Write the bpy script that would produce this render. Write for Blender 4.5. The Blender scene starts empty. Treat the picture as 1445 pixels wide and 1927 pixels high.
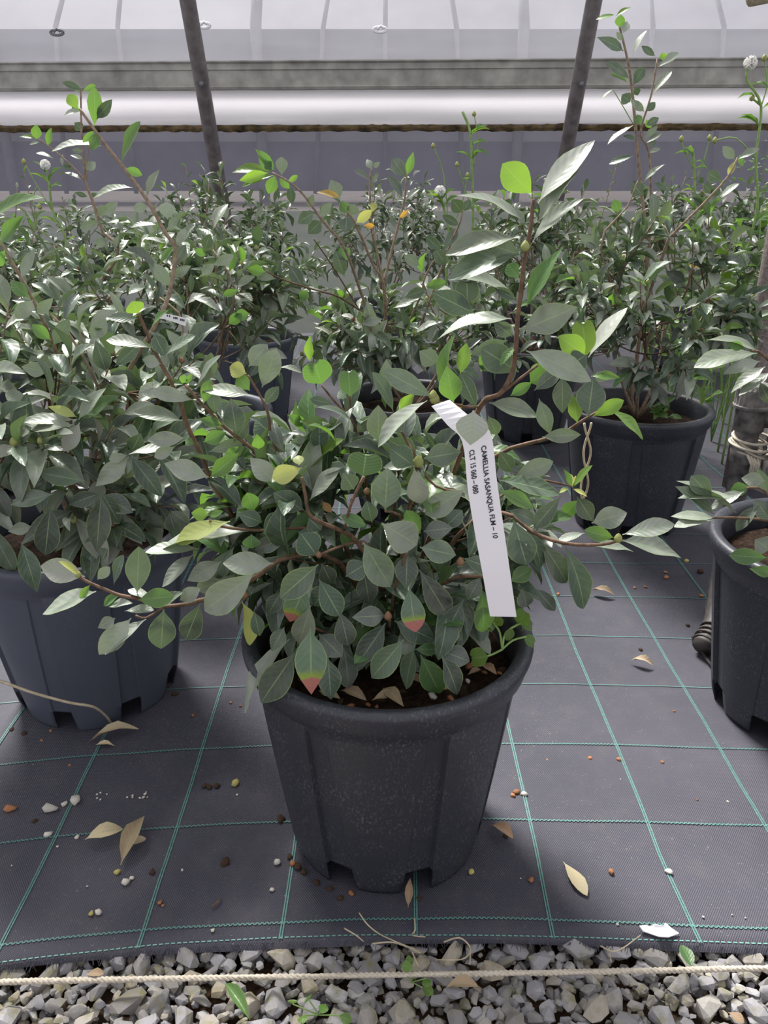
import bpy, bmesh, math, random
from mathutils import Vector, Matrix, noise

# ------------------------------------------------------------------ camera, sky, sun, exposure
SC = bpy.context.scene
COL = SC.collection
FPX, CX, CY, H = 1500.0, 722.5, 963.5, 0.741
TH = math.radians(22.9)
cam_d = bpy.data.cameras.new('camera'); cam = bpy.data.objects.new('camera', cam_d); COL.objects.link(cam)
cam.location = (0, 0, H); cam.rotation_euler = (math.pi / 2 - TH, 0, 0)
cam_d.sensor_fit = 'VERTICAL'; cam_d.sensor_height = 36.0; cam_d.lens = 36.0 * FPX / 1927.0
cam_d.clip_start = 0.02; cam_d.clip_end = 200
SC.camera = cam

W = bpy.data.worlds.new('overcast_sky'); SC.world = W; W.use_nodes = True
nt = W.node_tree; nt.nodes.clear()
wo = nt.nodes.new('ShaderNodeOutputWorld'); bg = nt.nodes.new('ShaderNodeBackground')
tc = nt.nodes.new('ShaderNodeTexCoord'); sp = nt.nodes.new('ShaderNodeSeparateXYZ')
mr = nt.nodes.new('ShaderNodeMapRange'); mx = nt.nodes.new('ShaderNodeMix'); mx.data_type = 'RGBA'
nt.links.new(tc.outputs['Generated'], sp.inputs[0]); nt.links.new(sp.outputs['Z'], mr.inputs['Value'])
mr.inputs['From Min'].default_value = 0.0; mr.inputs['From Max'].default_value = 1.0
nt.links.new(mr.outputs[0], mx.inputs['Factor'])
mx.inputs[6].default_value = (0.80, 0.80, 0.88, 1); mx.inputs[7].default_value = (1.0, 0.99, 1.0, 1)
nt.links.new(mx.outputs[2], bg.inputs['Color']); bg.inputs['Strength'].default_value = 0.72
nt.links.new(bg.outputs[0], wo.inputs['Surface'])

sun_d = bpy.data.lights.new('sun', 'SUN'); sun = bpy.data.objects.new('sun', sun_d); COL.objects.link(sun)
sun_d.energy = 6.2; sun_d.angle = math.radians(15); sun_d.color = (1.0, 0.975, 0.93)
_sd = Vector((-0.30, 0.62, 0.95)).normalized()           # towards the sun: behind the plants, a little to one side
sun.rotation_euler = _sd.to_track_quat('Z', 'Y').to_euler(); sun.location = (0, 0, 5)

SC.view_settings.view_transform = 'Standard'; SC.view_settings.look = 'None'
SC.view_settings.exposure = 0.50; SC.view_settings.gamma = 1.0; SC.view_settings.use_curve_mapping = False

# ------------------------------------------------------------------ helpers
R = random.Random(7)
FW = Vector((0, math.cos(TH), -math.sin(TH))); UP = Vector((0, math.sin(TH), math.cos(TH))); RT = Vector((1, 0, 0))
CAM = Vector((0, 0, H))
def ray(px, py): return FW + RT * ((px - CX) / FPX) - UP * ((py - CY) / FPX)
def P(px, py, D): r = ray(px, py); return CAM + r * (D / r.y)          # the point at distance D along the ground axis
def G(px, py, z=0.0): r = ray(px, py); return CAM + r * ((z - H) / r.z)  # the point at height z
def zc(p): return (p - CAM).dot(FW)

def link(o, parent=None):
    COL.objects.link(o)
    if parent is not None: o.parent = parent
    return o
def tag(o, label=None, cat=None, group=None, kind=None):
    if label: o['label'] = label
    if cat: o['category'] = cat
    if group: o['group'] = group
    if kind: o['kind'] = kind
    return o
def empty(name, loc=(0, 0, 0)):
    o = bpy.data.objects.new(name, None); o.empty_display_size = 0.05; o.location = loc
    return link(o)
def mesh(name, vs, fs, mat=None, smooth=True, uvs=None):
    m = bpy.data.meshes.new(name); m.from_pydata([tuple(v) for v in vs], [], fs)
    if mat: m.materials.append(mat)
    if smooth: m.polygons.foreach_set('use_smooth', [True] * len(m.polygons))
    if uvs is not None:
        l = m.uv_layers.new(name='UVMap'); buf = []
        for lp in m.loops: buf += uvs[lp.vertex_index]
        l.data.foreach_set('uv', buf)
    m.update(); return m
def obj(name, me, parent=None, loc=None):
    o = bpy.data.objects.new(name, me)
    if loc is not None: o.location = loc
    return link(o, parent)
def local(vs, parent):
    q = parent.location; return [Vector(v) - q for v in vs]
def tube_geo(pts, rad, n=7, caps=True):
    pts = [Vector(p) for p in pts]; vs = []; fs = []
    if not isinstance(rad, (list, tuple)): rad = [rad] * len(pts)
    t0 = (pts[1] - pts[0]).normalized(); a = t0.orthogonal().normalized()
    for i, p in enumerate(pts):
        t = (pts[min(i + 1, len(pts) - 1)] - pts[max(i - 1, 0)]).normalized()
        a = (a - t * a.dot(t)).normalized(); b = t.cross(a)
        for k in range(n):
            an = 2 * math.pi * k / n; vs.append(p + (a * math.cos(an) + b * math.sin(an)) * rad[i])
    for i in range(len(pts) - 1):
        for k in range(n):
            fs.append((i * n + k, i * n + (k + 1) % n, (i + 1) * n + (k + 1) % n, (i + 1) * n + k))
    if caps:
        fs.append(tuple(range(n))[::-1]); fs.append(tuple(range((len(pts) - 1) * n, len(pts) * n)))
    return vs, fs
def smooth_path(pts, k=4):
    pts = [Vector(p) for p in pts]; out = []
    for i in range(len(pts) - 1):
        p0 = pts[max(i - 1, 0)]; p1 = pts[i]; p2 = pts[i + 1]; p3 = pts[min(i + 2, len(pts) - 1)]
        for j in range(k):
            t = j / k
            out.append(0.5 * ((2 * p1) + (p2 - p0) * t + (2 * p0 - 5 * p1 + 4 * p2 - p3) * t * t + (3 * p1 - p0 - 3 * p2 + p3) * t ** 3))
    out.append(pts[-1]); return out
def tube(name, pts, rad, mat, parent=None, n=7, k=4):
    base = [Vector(p) for p in pts]
    sp_ = smooth_path(base, k) if k > 1 else base
    if isinstance(rad, (list, tuple)):
        rr = [rad[0] + (rad[1] - rad[0]) * i / (len(sp_) - 1) for i in range(len(sp_))]
    else: rr = rad
    vs, fs = tube_geo(sp_, rr, n)
    if parent is not None: vs = local(vs, parent); return obj(name, mesh(name, vs, fs, mat), parent)
    c = base[0].copy(); return obj(name, mesh(name, [v - c for v in vs], fs, mat), None, c)
def box_geo(lo, hi):
    x0, y0, z0 = lo; x1, y1, z1 = hi
    vs = [(x0, y0, z0), (x1, y0, z0), (x1, y1, z0), (x0, y1, z0), (x0, y0, z1), (x1, y0, z1), (x1, y1, z1), (x0, y1, z1)]
    fs = [(0, 3, 2, 1), (4, 5, 6, 7), (0, 1, 5, 4), (1, 2, 6, 5), (2, 3, 7, 6), (3, 0, 4, 7)]
    return vs, fs
def lathe_geo(prof, n=32):
    vs = []; fs = []
    for r, z in prof:
        for k in range(n):
            a = 2 * math.pi * k / n; vs.append((r * math.cos(a), r * math.sin(a), z))
    for i in range(len(prof) - 1):
        for k in range(n): fs.append((i * n + k, i * n + (k + 1) % n, (i + 1) * n + (k + 1) % n, (i + 1) * n + k))
    return vs, fs
class MB:
    def __init__(s): s.v = []; s.f = []; s.uv = []
    def add(s, g, uv=None):
        o = len(s.v); s.v += list(g[0]); s.f += [tuple(i + o for i in f) for f in g[1]]
        s.uv += uv if uv else [(0.0, 0.0)] * len(g[0])
    def build(s, name, mat, parent=None, smooth=True, loc=None, uv=False):
        return obj(name, mesh(name, s.v, s.f, mat, smooth, s.uv if uv else None), parent, loc)

# ------------------------------------------------------------------ materials
def newmat(name):
    m = bpy.data.materials.new(name); m.use_nodes = True
    t = m.node_tree; b = t.nodes['Principled BSDF']; return m, t, b
def N(t, kind, **kw):
    n = t.nodes.new(kind)
    for k, v in kw.items():
        if k in n.inputs: n.inputs[k].default_value = v
        else: setattr(n, k, v)
    return n
def ramp(t, src, stops):
    r = t.nodes.new('ShaderNodeValToRGB'); el = r.color_ramp.elements
    while len(el) < len(stops): el.new(0.5)
    for e, (p, c) in zip(el, stops): e.position = p; e.color = (*c, 1)
    t.links.new(src, r.inputs['Fac']); return r.outputs['Color']
def mixc(t, fac, a, b, mode='MIX'):
    m = t.nodes.new('ShaderNodeMix'); m.data_type = 'RGBA'; m.blend_type = mode
    for s, i in ((fac, 0), (a, 6), (b, 7)):
        if isinstance(s, (int, float)): m.inputs[i].default_value = s
        elif isinstance(s, tuple): m.inputs[i].default_value = (*s, 1)
        else: t.links.new(s, m.inputs[i])
    return m.outputs[2]
def math_(t, op, a, b=None, c=None):
    m = t.nodes.new('ShaderNodeMath'); m.operation = op
    for i, s in enumerate((a, b, c)):
        if s is None: continue
        if isinstance(s, (int, float)): m.inputs[i].default_value = s
        else: t.links.new(s, m.inputs[i])
    return m.outputs[0]
def plain(name, c1, c2, scale=30, rough=0.6, bump=0.0, spec=0.4, detail=4, obj_rand=0.0, coord='Object'):
    m, t, b = newmat(name)
    tcn = t.nodes.new('ShaderNodeTexCoord')
    nz = N(t, 'ShaderNodeTexNoise', Scale=scale, Detail=detail); t.links.new(tcn.outputs[coord], nz.inputs['Vector'])
    c = ramp(t, nz.outputs['Fac'], [(0.3, c1), (0.7, c2)])
    if obj_rand:
        oi = t.nodes.new('ShaderNodeObjectInfo'); hs = t.nodes.new('ShaderNodeHueSaturation')
        t.links.new(math_(t, 'MULTIPLY_ADD', oi.outputs['Random'], obj_rand, 1 - obj_rand / 2), hs.inputs['Value']); t.links.new(c, hs.inputs['Color']); c = hs.outputs[0]
    t.links.new(c, b.inputs['Base Color']); b.inputs['Roughness'].default_value = rough; b.inputs['Specular IOR Level'].default_value = spec
    if bump:
        bp = N(t, 'ShaderNodeBump', Strength=bump, Distance=0.002); t.links.new(nz.outputs['Fac'], bp.inputs['Height']); t.links.new(bp.outputs[0], b.inputs['Normal'])
    return m

def leaf_mat(name, top, under, dust=0.25, trans=0.22, tcol=(0.17, 0.26, 0.085), rough=0.38, tip=None):
    m, t, b = newmat(name)
    tcn = t.nodes.new('ShaderNodeTexCoord'); uv = N(t, 'ShaderNodeSeparateXYZ'); t.links.new(tcn.outputs['UV'], uv.inputs[0])
    u, v = uv.outputs['X'], uv.outputs['Y']
    av = math_(t, 'ABSOLUTE', math_(t, 'MULTIPLY_ADD', v, 2.0, -1.0))
    oi = t.nodes.new('ShaderNodeObjectInfo'); ge = t.nodes.new('ShaderNodeNewGeometry')
    rnd = math_(t, 'FRACT', math_(t, 'ADD', oi.outputs['Random'], ge.outputs['Random Per Island']))
    rnd2 = math_(t, 'FRACT', math_(t, 'MULTIPLY', rnd, 7.31))
    hs = t.nodes.new('ShaderNodeHueSaturation'); hs.inputs['Color'].default_value = (*top, 1)
    t.links.new(math_(t, 'MULTIPLY_ADD', rnd, 0.55, 0.72), hs.inputs['Value'])
    t.links.new(math_(t, 'MULTIPLY_ADD', rnd2, 0.04, 0.48), hs.inputs['Hue'])
    nz = N(t, 'ShaderNodeTexNoise', Scale=70.0, Detail=3.0); t.links.new(ge.outputs['Position'], nz.inputs['Vector'])
    d = math_(t, 'MULTIPLY', math_(t, 'MULTIPLY', nz.outputs['Fac'], dust), math_(t, 'MULTIPLY_ADD', rnd2, 1.2, 0.5))
    c = mixc(t, d, hs.outputs[0], (0.36, 0.38, 0.34))
    # side veins, midrib, pale rim
    ve = math_(t, 'SINE', math_(t, 'MULTIPLY', math_(t, 'MULTIPLY_ADD', av, -0.22, u), 46.0))
    vl = math_(t, 'GREATER_THAN', ve, 0.93)
    c = mixc(t, math_(t, 'MULTIPLY', vl, 0.12), c, (0.30, 0.38, 0.22))
    c = mixc(t, math_(t, 'MULTIPLY', math_(t, 'LESS_THAN', av, 0.045), 0.55), c, (0.30, 0.40, 0.20))
    c = mixc(t, math_(t, 'MULTIPLY', math_(t, 'GREATER_THAN', av, 0.93), 0.45), c, (0.30, 0.40, 0.14))
    if tip:
        c = mixc(t, ramp(t, math_(t, 'ADD', u, math_(t, 'MULTIPLY_ADD', nz.outputs['Fac'], 0.12, -0.06)), [(0.60, (0, 0, 0)), (0.72, (1, 1, 1))]), c, (0.22, 0.30, 0.03))
        c = mixc(t, ramp(t, math_(t, 'ADD', u, math_(t, 'MULTIPLY_ADD', nz.outputs['Fac'], 0.10, -0.05)), [(0.73, (0, 0, 0)), (0.76, (1, 1, 1))]), c, tip)
    c = mixc(t, ge.outputs['Backfacing'], c, under)
    t.links.new(c, b.inputs['Base Color'])
    b.inputs['Roughness'].default_value = rough; b.inputs['Specular IOR Level'].default_value = 0.5
    bp = N(t, 'ShaderNodeBump', Strength=0.25, Distance=0.001)
    t.links.new(math_(t, 'ADD', math_(t, 'MULTIPLY', ve, 0.25), nz.outputs['Fac']), bp.inputs['Height']); t.links.new(bp.outputs[0], b.inputs['Normal'])
    tr = t.nodes.new('ShaderNodeBsdfTranslucent'); tr.inputs['Color'].default_value = (*tcol, 1)
    ms = t.nodes.new('ShaderNodeMixShader'); ms.inputs[0].default_value = trans
    t.links.new(b.outputs[0], ms.inputs[1]); t.links.new(tr.outputs[0], ms.inputs[2])
    t.links.new(ms.outputs[0], t.nodes['Material Output'].inputs['Surface'])
    return m
M = {}
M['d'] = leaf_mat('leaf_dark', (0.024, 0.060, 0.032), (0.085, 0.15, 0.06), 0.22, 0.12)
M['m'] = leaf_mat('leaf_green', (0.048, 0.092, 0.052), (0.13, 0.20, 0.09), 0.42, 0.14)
M['p'] = leaf_mat('leaf_dusty_lit', (0.135, 0.175, 0.120), (0.24, 0.29, 0.18), 0.85, 0.15)  # dust coat, plus the pale sheen of lit leaves painted into the colour
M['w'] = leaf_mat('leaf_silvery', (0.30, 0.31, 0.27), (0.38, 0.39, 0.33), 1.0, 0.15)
M['g'] = leaf_mat('leaf_fresh', (0.075, 0.17, 0.045), (0.13, 0.27, 0.05), 0.12, 0.35, (0.18, 0.36, 0.045))
M['l'] = leaf_mat('leaf_lime', (0.12, 0.24, 0.035), (0.14, 0.27, 0.045), 0.08, 0.42, (0.26, 0.44, 0.045))
M['y'] = leaf_mat('leaf_yellow', (0.44, 0.47, 0.15), (0.44, 0.48, 0.13), 0.10, 0.35, (0.55, 0.58, 0.12))
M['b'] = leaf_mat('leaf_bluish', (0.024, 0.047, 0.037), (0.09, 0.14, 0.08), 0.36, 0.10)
M['r'] = leaf_mat('leaf_red_tipped', (0.055, 0.115, 0.060), (0.14, 0.20, 0.10), 0.25, 0.12, tip=(0.36, 0.115, 0.10))
M['o'] = leaf_mat('leaf_bronze', (0.42, 0.25, 0.06), (0.45, 0.28, 0.06), 0.05, 0.35, (0.7, 0.4, 0.05))
M['dry'] = leaf_mat('leaf_dry', (0.30, 0.19, 0.10), (0.26, 0.16, 0.09), 0.25, 0.05, (0.3, 0.15, 0.05), 0.7)
M['tan'] = leaf_mat('leaf_tan', (0.52, 0.39, 0.25), (0.50, 0.38, 0.25), 0.2, 0.05, (0.4, 0.3, 0.1), 0.7)
M['bark'] = plain('bark', (0.075, 0.042, 0.026), (0.19, 0.115, 0.07), 160, 0.75, 0.4)
M['barkpale'] = plain('bark_pale', (0.17, 0.115, 0.08), (0.33, 0.25, 0.18), 160, 0.75, 0.4)
M['greenstem'] = plain('green_stem', (0.16, 0.28, 0.07), (0.28, 0.40, 0.14), 80, 0.6)
M['bud'] = plain('bud', (0.22, 0.26, 0.07), (0.34, 0.34, 0.12), 200, 0.5)
M['budred'] = plain('bud_reddish', (0.15, 0.075, 0.04), (0.23, 0.13, 0.07), 200, 0.5)

def pot_mat(name, base, fleck):
    m, t, b = newmat(name); tcn = t.nodes.new('ShaderNodeTexCoord')
    mp = N(t, 'ShaderNodeMapping'); mp.inputs['Scale'].default_value = (1, 1, 0.55); t.links.new(tcn.outputs['Object'], mp.inputs[0])
    n1 = N(t, 'ShaderNodeTexNoise', Scale=420.0, Detail=4.0, Roughness=0.7); t.links.new(mp.outputs[0], n1.inputs['Vector'])
    n2 = N(t, 'ShaderNodeTexNoise', Scale=22.0, Detail=4.0); t.links.new(tcn.outputs['Object'], n2.inputs['Vector'])
    f = math_(t, 'MULTIPLY', ramp(t, n1.outputs['Fac'], [(0.53, (0, 0, 0)), (0.72, (1, 1, 1))]), ramp(t, n2.outputs['Fac'], [(0.35, (0.1,) * 3), (0.7, (1, 1, 1))]))
    c = mixc(t, math_(t, 'MULTIPLY', f, fleck), base, (0.32, 0.33, 0.35))
    t.links.new(c, b.inputs['Base Color']); t.links.new(math_(t, 'MULTIPLY_ADD', n2.outputs['Fac'], 0.25, 0.33), b.inputs['Roughness'])
    bp = N(t, 'ShaderNodeBump', Strength=0.12, Distance=0.001); t.links.new(n1.outputs['Fac'], bp.inputs['Height']); t.links.new(bp.outputs[0], b.inputs['Normal'])
    return m
M['pot'] = pot_mat('black_plastic', (0.030, 0.032, 0.042), 0.50)
M['pot_bluelit'] = pot_mat('black_plastic_bluelit', (0.068, 0.076, 0.104), 0.12)  # same kind of pot, the bluish light on it painted into the colour
M['clod'] = plain('earth_clod', (0.03, 0.017, 0.01), (0.10, 0.055, 0.03), 150, 0.95, 0.6)
M['soil'] = plain('potting_soil', (0.006, 0.004, 0.003), (0.036, 0.021, 0.014), 130, 0.95, 1.0, 0.1, 8)
M['stone'] = None

def mat_floor():
    m, t, b = newmat('woven_ground_cover'); ge = t.nodes.new('ShaderNodeNewGeometry')
    sx = N(t, 'ShaderNodeSeparateXYZ'); t.links.new(ge.outputs['Position'], sx.inputs[0])
    wx = math_(t, 'SINE', math_(t, 'MULTIPLY', sx.outputs['X'], 2 * math.pi / 0.0026))
    wy = math_(t, 'SINE', math_(t, 'MULTIPLY', sx.outputs['Y'], 2 * math.pi / 0.0036))
    wv = math_(t, 'MULTIPLY', wx, wy)
    n1 = N(t, 'ShaderNodeTexNoise', Scale=3.5, Detail=5.0); n2 = N(t, 'ShaderNodeTexNoise', Scale=28.0, Detail=6.0, Roughness=0.7); n3 = N(t, 'ShaderNodeTexNoise', Scale=420.0, Detail=3.0)
    for n in (n1, n2, n3): t.links.new(ge.outputs['Position'], n.inputs['Vector'])
    c = ramp(t, n1.outputs['Fac'], [(0.3, (0.026, 0.026, 0.040)), (0.7, (0.056, 0.054, 0.073))])
    c = mixc(t, math_(t, 'MULTIPLY_ADD', wv, 0.22, 0.22), c, (0.092, 0.09, 0.113))
    c = mixc(t, math_(t, 'MULTIPLY', ramp(t, n2.outputs['Fac'], [(0.48, (0, 0, 0)), (0.75, (1, 1, 1))]), 0.35), c, (0.10, 0.088, 0.09))
    c = mixc(t, math_(t, 'MULTIPLY', ramp(t, n3.outputs['Fac'], [(0.68, (0, 0, 0)), (0.74, (1, 1, 1))]), 0.5), c, (0.35, 0.34, 0.36))
    t.links.new(c, b.inputs['Base Color']); b.inputs['Roughness'].default_value = 0.58; b.inputs['Specular IOR Level'].default_value = 0.35
    bp = N(t, 'ShaderNodeBump', Strength=0.5, Distance=0.0006); t.links.new(math_(t, 'ADD', wv, math_(t, 'MULTIPLY', n2.outputs['Fac'], 2.0)), bp.inputs['Height']); t.links.new(bp.outputs[0], b.inputs['Normal'])
    return m
M['floor'] = mat_floor()
M['thread'] = plain('green_thread', (0.060, 0.165, 0.15), (0.11, 0.24, 0.22), 300, 0.6)
M['hem'] = plain('pale_thread', (0.10, 0.27, 0.23), (0.17, 0.36, 0.31), 300, 0.6)
def mat_stone(name, a, b_, moss=0.7):
    m, t, b = newmat(name); ge = t.nodes.new('ShaderNodeNewGeometry'); oi = t.nodes.new('ShaderNodeObjectInfo')
    rnd = math_(t, 'FRACT', math_(t, 'ADD', oi.outputs['Random'], ge.outputs['Random Per Island']))
    n1 = N(t, 'ShaderNodeTexNoise', Scale=55.0, Detail=6.0, Roughness=0.65); n2 = N(t, 'ShaderNodeTexNoise', Scale=300.0, Detail=5.0)
    for n in (n1, n2): t.links.new(ge.outputs['Position'], n.inputs['Vector'])
    c = ramp(t, rnd, [(0.0, a), (0.45, b_), (0.7, (0.34, 0.33, 0.345)), (0.88, (0.37, 0.315, 0.23)), (1.0, (0.46, 0.45, 0.44))])
    c = mixc(t, math_(t, 'MULTIPLY', n2.outputs['Fac'], 0.5), c, (0.17, 0.165, 0.17))
    c = mixc(t, math_(t, 'MULTIPLY', ramp(t, n1.outputs['Fac'], [(0.50, (0, 0, 0)), (0.66, (1, 1, 1))]), moss), c, (0.18, 0.165, 0.06))
    t.links.new(c, b.inputs['Base Color']); b.inputs['Roughness'].default_value = 0.8
    bp = N(t, 'ShaderNodeBump', Strength=0.5, Distance=0.001); t.links.new(n2.outputs['Fac'], bp.inputs['Height']); t.links.new(bp.outputs[0], b.inputs['Normal'])
    return m
M['stone'] = mat_stone('grey_gravel', (0.20, 0.185, 0.175), (0.29, 0.28, 0.30))
M['white'] = plain('white_paper', (0.80, 0.79, 0.83), (0.86, 0.85, 0.88), 5, 0.55)
M['ink'] = plain('black_ink', (0.02, 0.02, 0.025), (0.03, 0.03, 0.035), 5, 0.6)
M['twine'] = plain('cream_twine', (0.42, 0.37, 0.30), (0.60, 0.54, 0.45), 250, 0.9, 0.6)
M['straw'] = plain('straw', (0.38, 0.31, 0.21), (0.55, 0.47, 0.34), 120, 0.8)
M['steel'] = plain('weathered_tube', (0.10, 0.082, 0.085), (0.19, 0.165, 0.165), 30, 0.5, 0.1, 0.5, 8)
M['rust'] = plain('dusty_tube', (0.13, 0.10, 0.095), (0.30, 0.25, 0.235), 190, 0.7, 0.2, 0.3, 8)
M['beam'] = plain('weathered_rail', (0.23, 0.22, 0.20), (0.42, 0.405, 0.37), 14, 0.7, 0.2, 0.3, 10)
M['moss'] = plain('mossy_crust', (0.022, 0.020, 0.012), (0.16, 0.11, 0.055), 22, 0.95, 0.9, 0.1, 10)
M['clay'] = plain('terracotta_pebble', (0.24, 0.10, 0.05), (0.42, 0.20, 0.10), 180, 0.85, 0.3, 0.2, 4, 0.6)
M['pebble'] = plain('pale_pebble', (0.46, 0.42, 0.36), (0.62, 0.60, 0.55), 120, 0.8, 0.2, 0.3, 4, 0.4)
M['yellowpebble'] = plain('yellow_pebble', (0.35, 0.30, 0.08), (0.48, 0.42, 0.16), 120, 0.8, 0.2)
M['pvc'] = plain('dusty_black_pvc', (0.035, 0.034, 0.037), (0.24, 0.22, 0.21), 60, 0.65, 0.15, 0.4, 9)
M['hose'] = plain('black_hose', (0.03, 0.027, 0.027), (0.10, 0.085, 0.08), 40, 0.6, 0.15)
M['fluff'] = plain('seed_fluff', (0.85, 0.84, 0.80), (0.92, 0.91, 0.88), 50, 0.9)
def veil(name, col, alpha, trans=0.5, scale=0.0, lines=0.0):
    m, t, b = newmat(name); t.nodes.remove(b)
    df = t.nodes.new('ShaderNodeBsdfDiffuse'); tl = t.nodes.new('ShaderNodeBsdfTranslucent'); tp = t.nodes.new('ShaderNodeBsdfTransparent')
    a = t.nodes.new('ShaderNodeMixShader'); c = t.nodes.new('ShaderNodeMixShader'); a.inputs[0].default_value = trans; c.inputs[0].default_value = alpha
    df.inputs[0].default_value = (*col, 1); tl.inputs[0].default_value = (*col, 1)
    ge = t.nodes.new('ShaderNodeNewGeometry'); nz = N(t, 'ShaderNodeTexNoise', Scale=4.0, Detail=6.0)
    mp = N(t, 'ShaderNodeMapping'); mp.inputs['Scale'].default_value = (0.35, 1, 2.5); t.links.new(ge.outputs['Position'], mp.inputs[0]); t.links.new(mp.outputs[0], nz.inputs['Vector'])
    sx = N(t, 'ShaderNodeSeparateXYZ'); t.links.new(ge.outputs['Position'], sx.inputs[0])
    f = math_(t, 'MULTIPLY_ADD', nz.outputs['Fac'], 0.24, alpha - 0.12)
    if lines:
        wz = math_(t, 'SINE', math_(t, 'MULTIPLY', sx.outputs['Z'], 2 * math.pi / 0.011)); wx = math_(t, 'SINE', math_(t, 'MULTIPLY', sx.outputs['X'], 2 * math.pi / 0.017))
        f = math_(t, 'MULTIPLY_ADD', math_(t, 'ADD', wz, wx), lines, f)
    t.links.new(f, c.inputs[0])
    t.links.new(df.outputs[0], a.inputs[1]); t.links.new(tl.outputs[0], a.inputs[2]); t.links.new(tp.outputs[0], c.inputs[1]); t.links.new(a.outputs[0], c.inputs[2])
    t.links.new(c.outputs[0], t.nodes['Material Output'].inputs['Surface']); return m
M['net'] = veil('insect_net', (0.165, 0.16, 0.20), 0.55, 0.4, )
M['film'] = veil('greenhouse_film', (0.46, 0.455, 0.50), 0.38, 0.6)
M['filmwhite'] = veil('white_film_strip', (0.95, 0.93, 0.96), 0.95, 0.72)
M['shade'] = plain('shade_cloth', (0.10, 0.105, 0.135), (0.135, 0.14, 0.175), 6, 0.9)
M['nfilm'] = plain('pale_film', (0.27, 0.265, 0.30), (0.34, 0.335, 0.37), 3, 0.6)
M['npost'] = plain('grey_post', (0.15, 0.15, 0.175), (0.20, 0.20, 0.23), 10, 0.7)
M['earth'] = plain('bare_earth', (0.075, 0.062, 0.055), (0.12, 0.10, 0.088), 6, 0.95)
M['grassy'] = plain('grassy_bank', (0.03, 0.045, 0.022), (0.055, 0.07, 0.035), 9, 0.95)

# ------------------------------------------------------------------ the setting: ground cover, gravel, side wall
def warp(x): return (-0.20 if x < 0 else -0.055) * x * x
def fz(x, y):
    z = 0.0035 * noise.noise(Vector((x * 3.1, y * 3.3, 0.3))) + 0.0018 * noise.noise(Vector((x * 11, y * 14, 4.2)))
    return z
EDGE = 0.596
def floor_mesh():
    xs = [-2.6 + 0.04 * i for i in range(131)]; ys = [0.0, 0.004]; y = 0.02
    while y < 3.75: ys.append(y); y += 0.022 if y < 0.9 else (0.05 if y < 2 else 0.15)
    vs = []; fs = []
    for j, dy in enumerate(ys):
        for x in xs:
            xx = max(-0.75, min(0.75, x)); D = EDGE + dy + warp(xx) * max(0, 1 - dy / 2.0)
            if j == 0: D += 0.0022 * math.sin(x * 170) + 0.0018 * noise.noise(Vector((x * 60, 0, 0)))
            z = fz(x, D) - (0.006 if j == 0 else 0)
            vs.append((x, D, z))
    n = len(xs)
    for j in range(len(ys) - 1):
        for i in range(n - 1): fs.append((j * n + i, j * n + i + 1, (j + 1) * n + i + 1, (j + 1) * n + i))
    return mesh('floor', vs, fs, M['floor'])
floor = tag(obj('floor', floor_mesh()), 'black woven ground cover fabric with green grid lines', 'ground cover', kind='structure')

def mat_pt(x, D, z=0.0012):
    xx = max(-0.75, min(0.75, x)); d = D + warp(xx) * max(0, 1 - (D - EDGE) / 2.0)
    return Vector((x, d, fz(x, d) + z))
def ribbon(name, pts, w, mat, parent):
    vs = []; fs = []
    for i, p in enumerate(pts):
        t = (pts[min(i + 1, len(pts) - 1)] - pts[max(i - 1, 0)]).normalized(); s = Vector((0, 0, 1)).cross(t).normalized() * w / 2
        vs += [p - s, p + s]
    for i in range(len(pts) - 1): fs.append((2 * i, 2 * i + 1, 2 * i + 3, 2 * i + 2))
    return obj(name, mesh(name, vs, fs, mat), parent)
for k in range(-9, 11):
    x0 = 0.036 + 0.1448 * k
    for s in (-1, 1):       # each lengthwise line is a pair of threads
        pts = []; d = EDGE + 0.004
        while d < 4.0:
            bend = 0.004 * noise.noise(Vector((k * 3.7, d * 4, 0))) + (0.006 * max(0, 1 - (d - EDGE) / 0.12) * (1 if k > 1 else -0.4) if d < 0.72 else 0)
            pts.append(mat_pt(x0 + s * 0.0013 + bend, d)); d += 0.02 if d < 1.4 else 0.06
        ribbon('woven_line', pts, 0.0016, M['thread'], floor)
for k in range(0, 20):
    D0 = 0.622 + 0.1445 * k; pts = []; x = -1.6 if k > 3 else -1.0; st = 0.0013 if k < 3 else 0.012; i = 0
    while x < -(-1.6 if k > 3 else -1.0):
        z = (0.0009 if i % 4 in (0, 1) else -0.0009) if k < 3 else 0
        pts.append(mat_pt(x, D0 + z + 0.003 * noise.noise(Vector((x * 4, k * 5.1, 0))))); x += st; i += 1
    ribbon('woven_line', pts, 0.0016, M['thread'], floor)
mb = MB(); x = -0.7
while x < 0.7:
    a = mat_pt(x, EDGE + 0.006 + 0.0008 * noise.noise(Vector((x * 9, 2, 0)))); b_ = mat_pt(x + 0.0042, EDGE + 0.006)
    s = Vector((0, 0.0007, 0)); mb.add(([a - s, b_ - s, b_ + s, a + s], [(0, 1, 2, 3)])); x += 0.0062
tag(mb.build('hem_stitching', M['hem'], floor), kind='stuff')
mb = MB(); q = random.Random(3)
for i in range(420):        # frayed threads along the cut edge
    x = q.uniform(-0.6, 0.6); p = mat_pt(x, EDGE); e = p + Vector((q.uniform(-0.006, 0.006), -q.uniform(0.002, 0.007), -q.uniform(0.004, 0.010)))
    w = Vector((0.0005, 0, 0)); mb.add(([p - w, p + w, e + w * 0.4, e - w * 0.4], [(0, 1, 2, 3)]))
tag(mb.build('frayed_threads', M['floor'], floor), kind='stuff')

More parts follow.
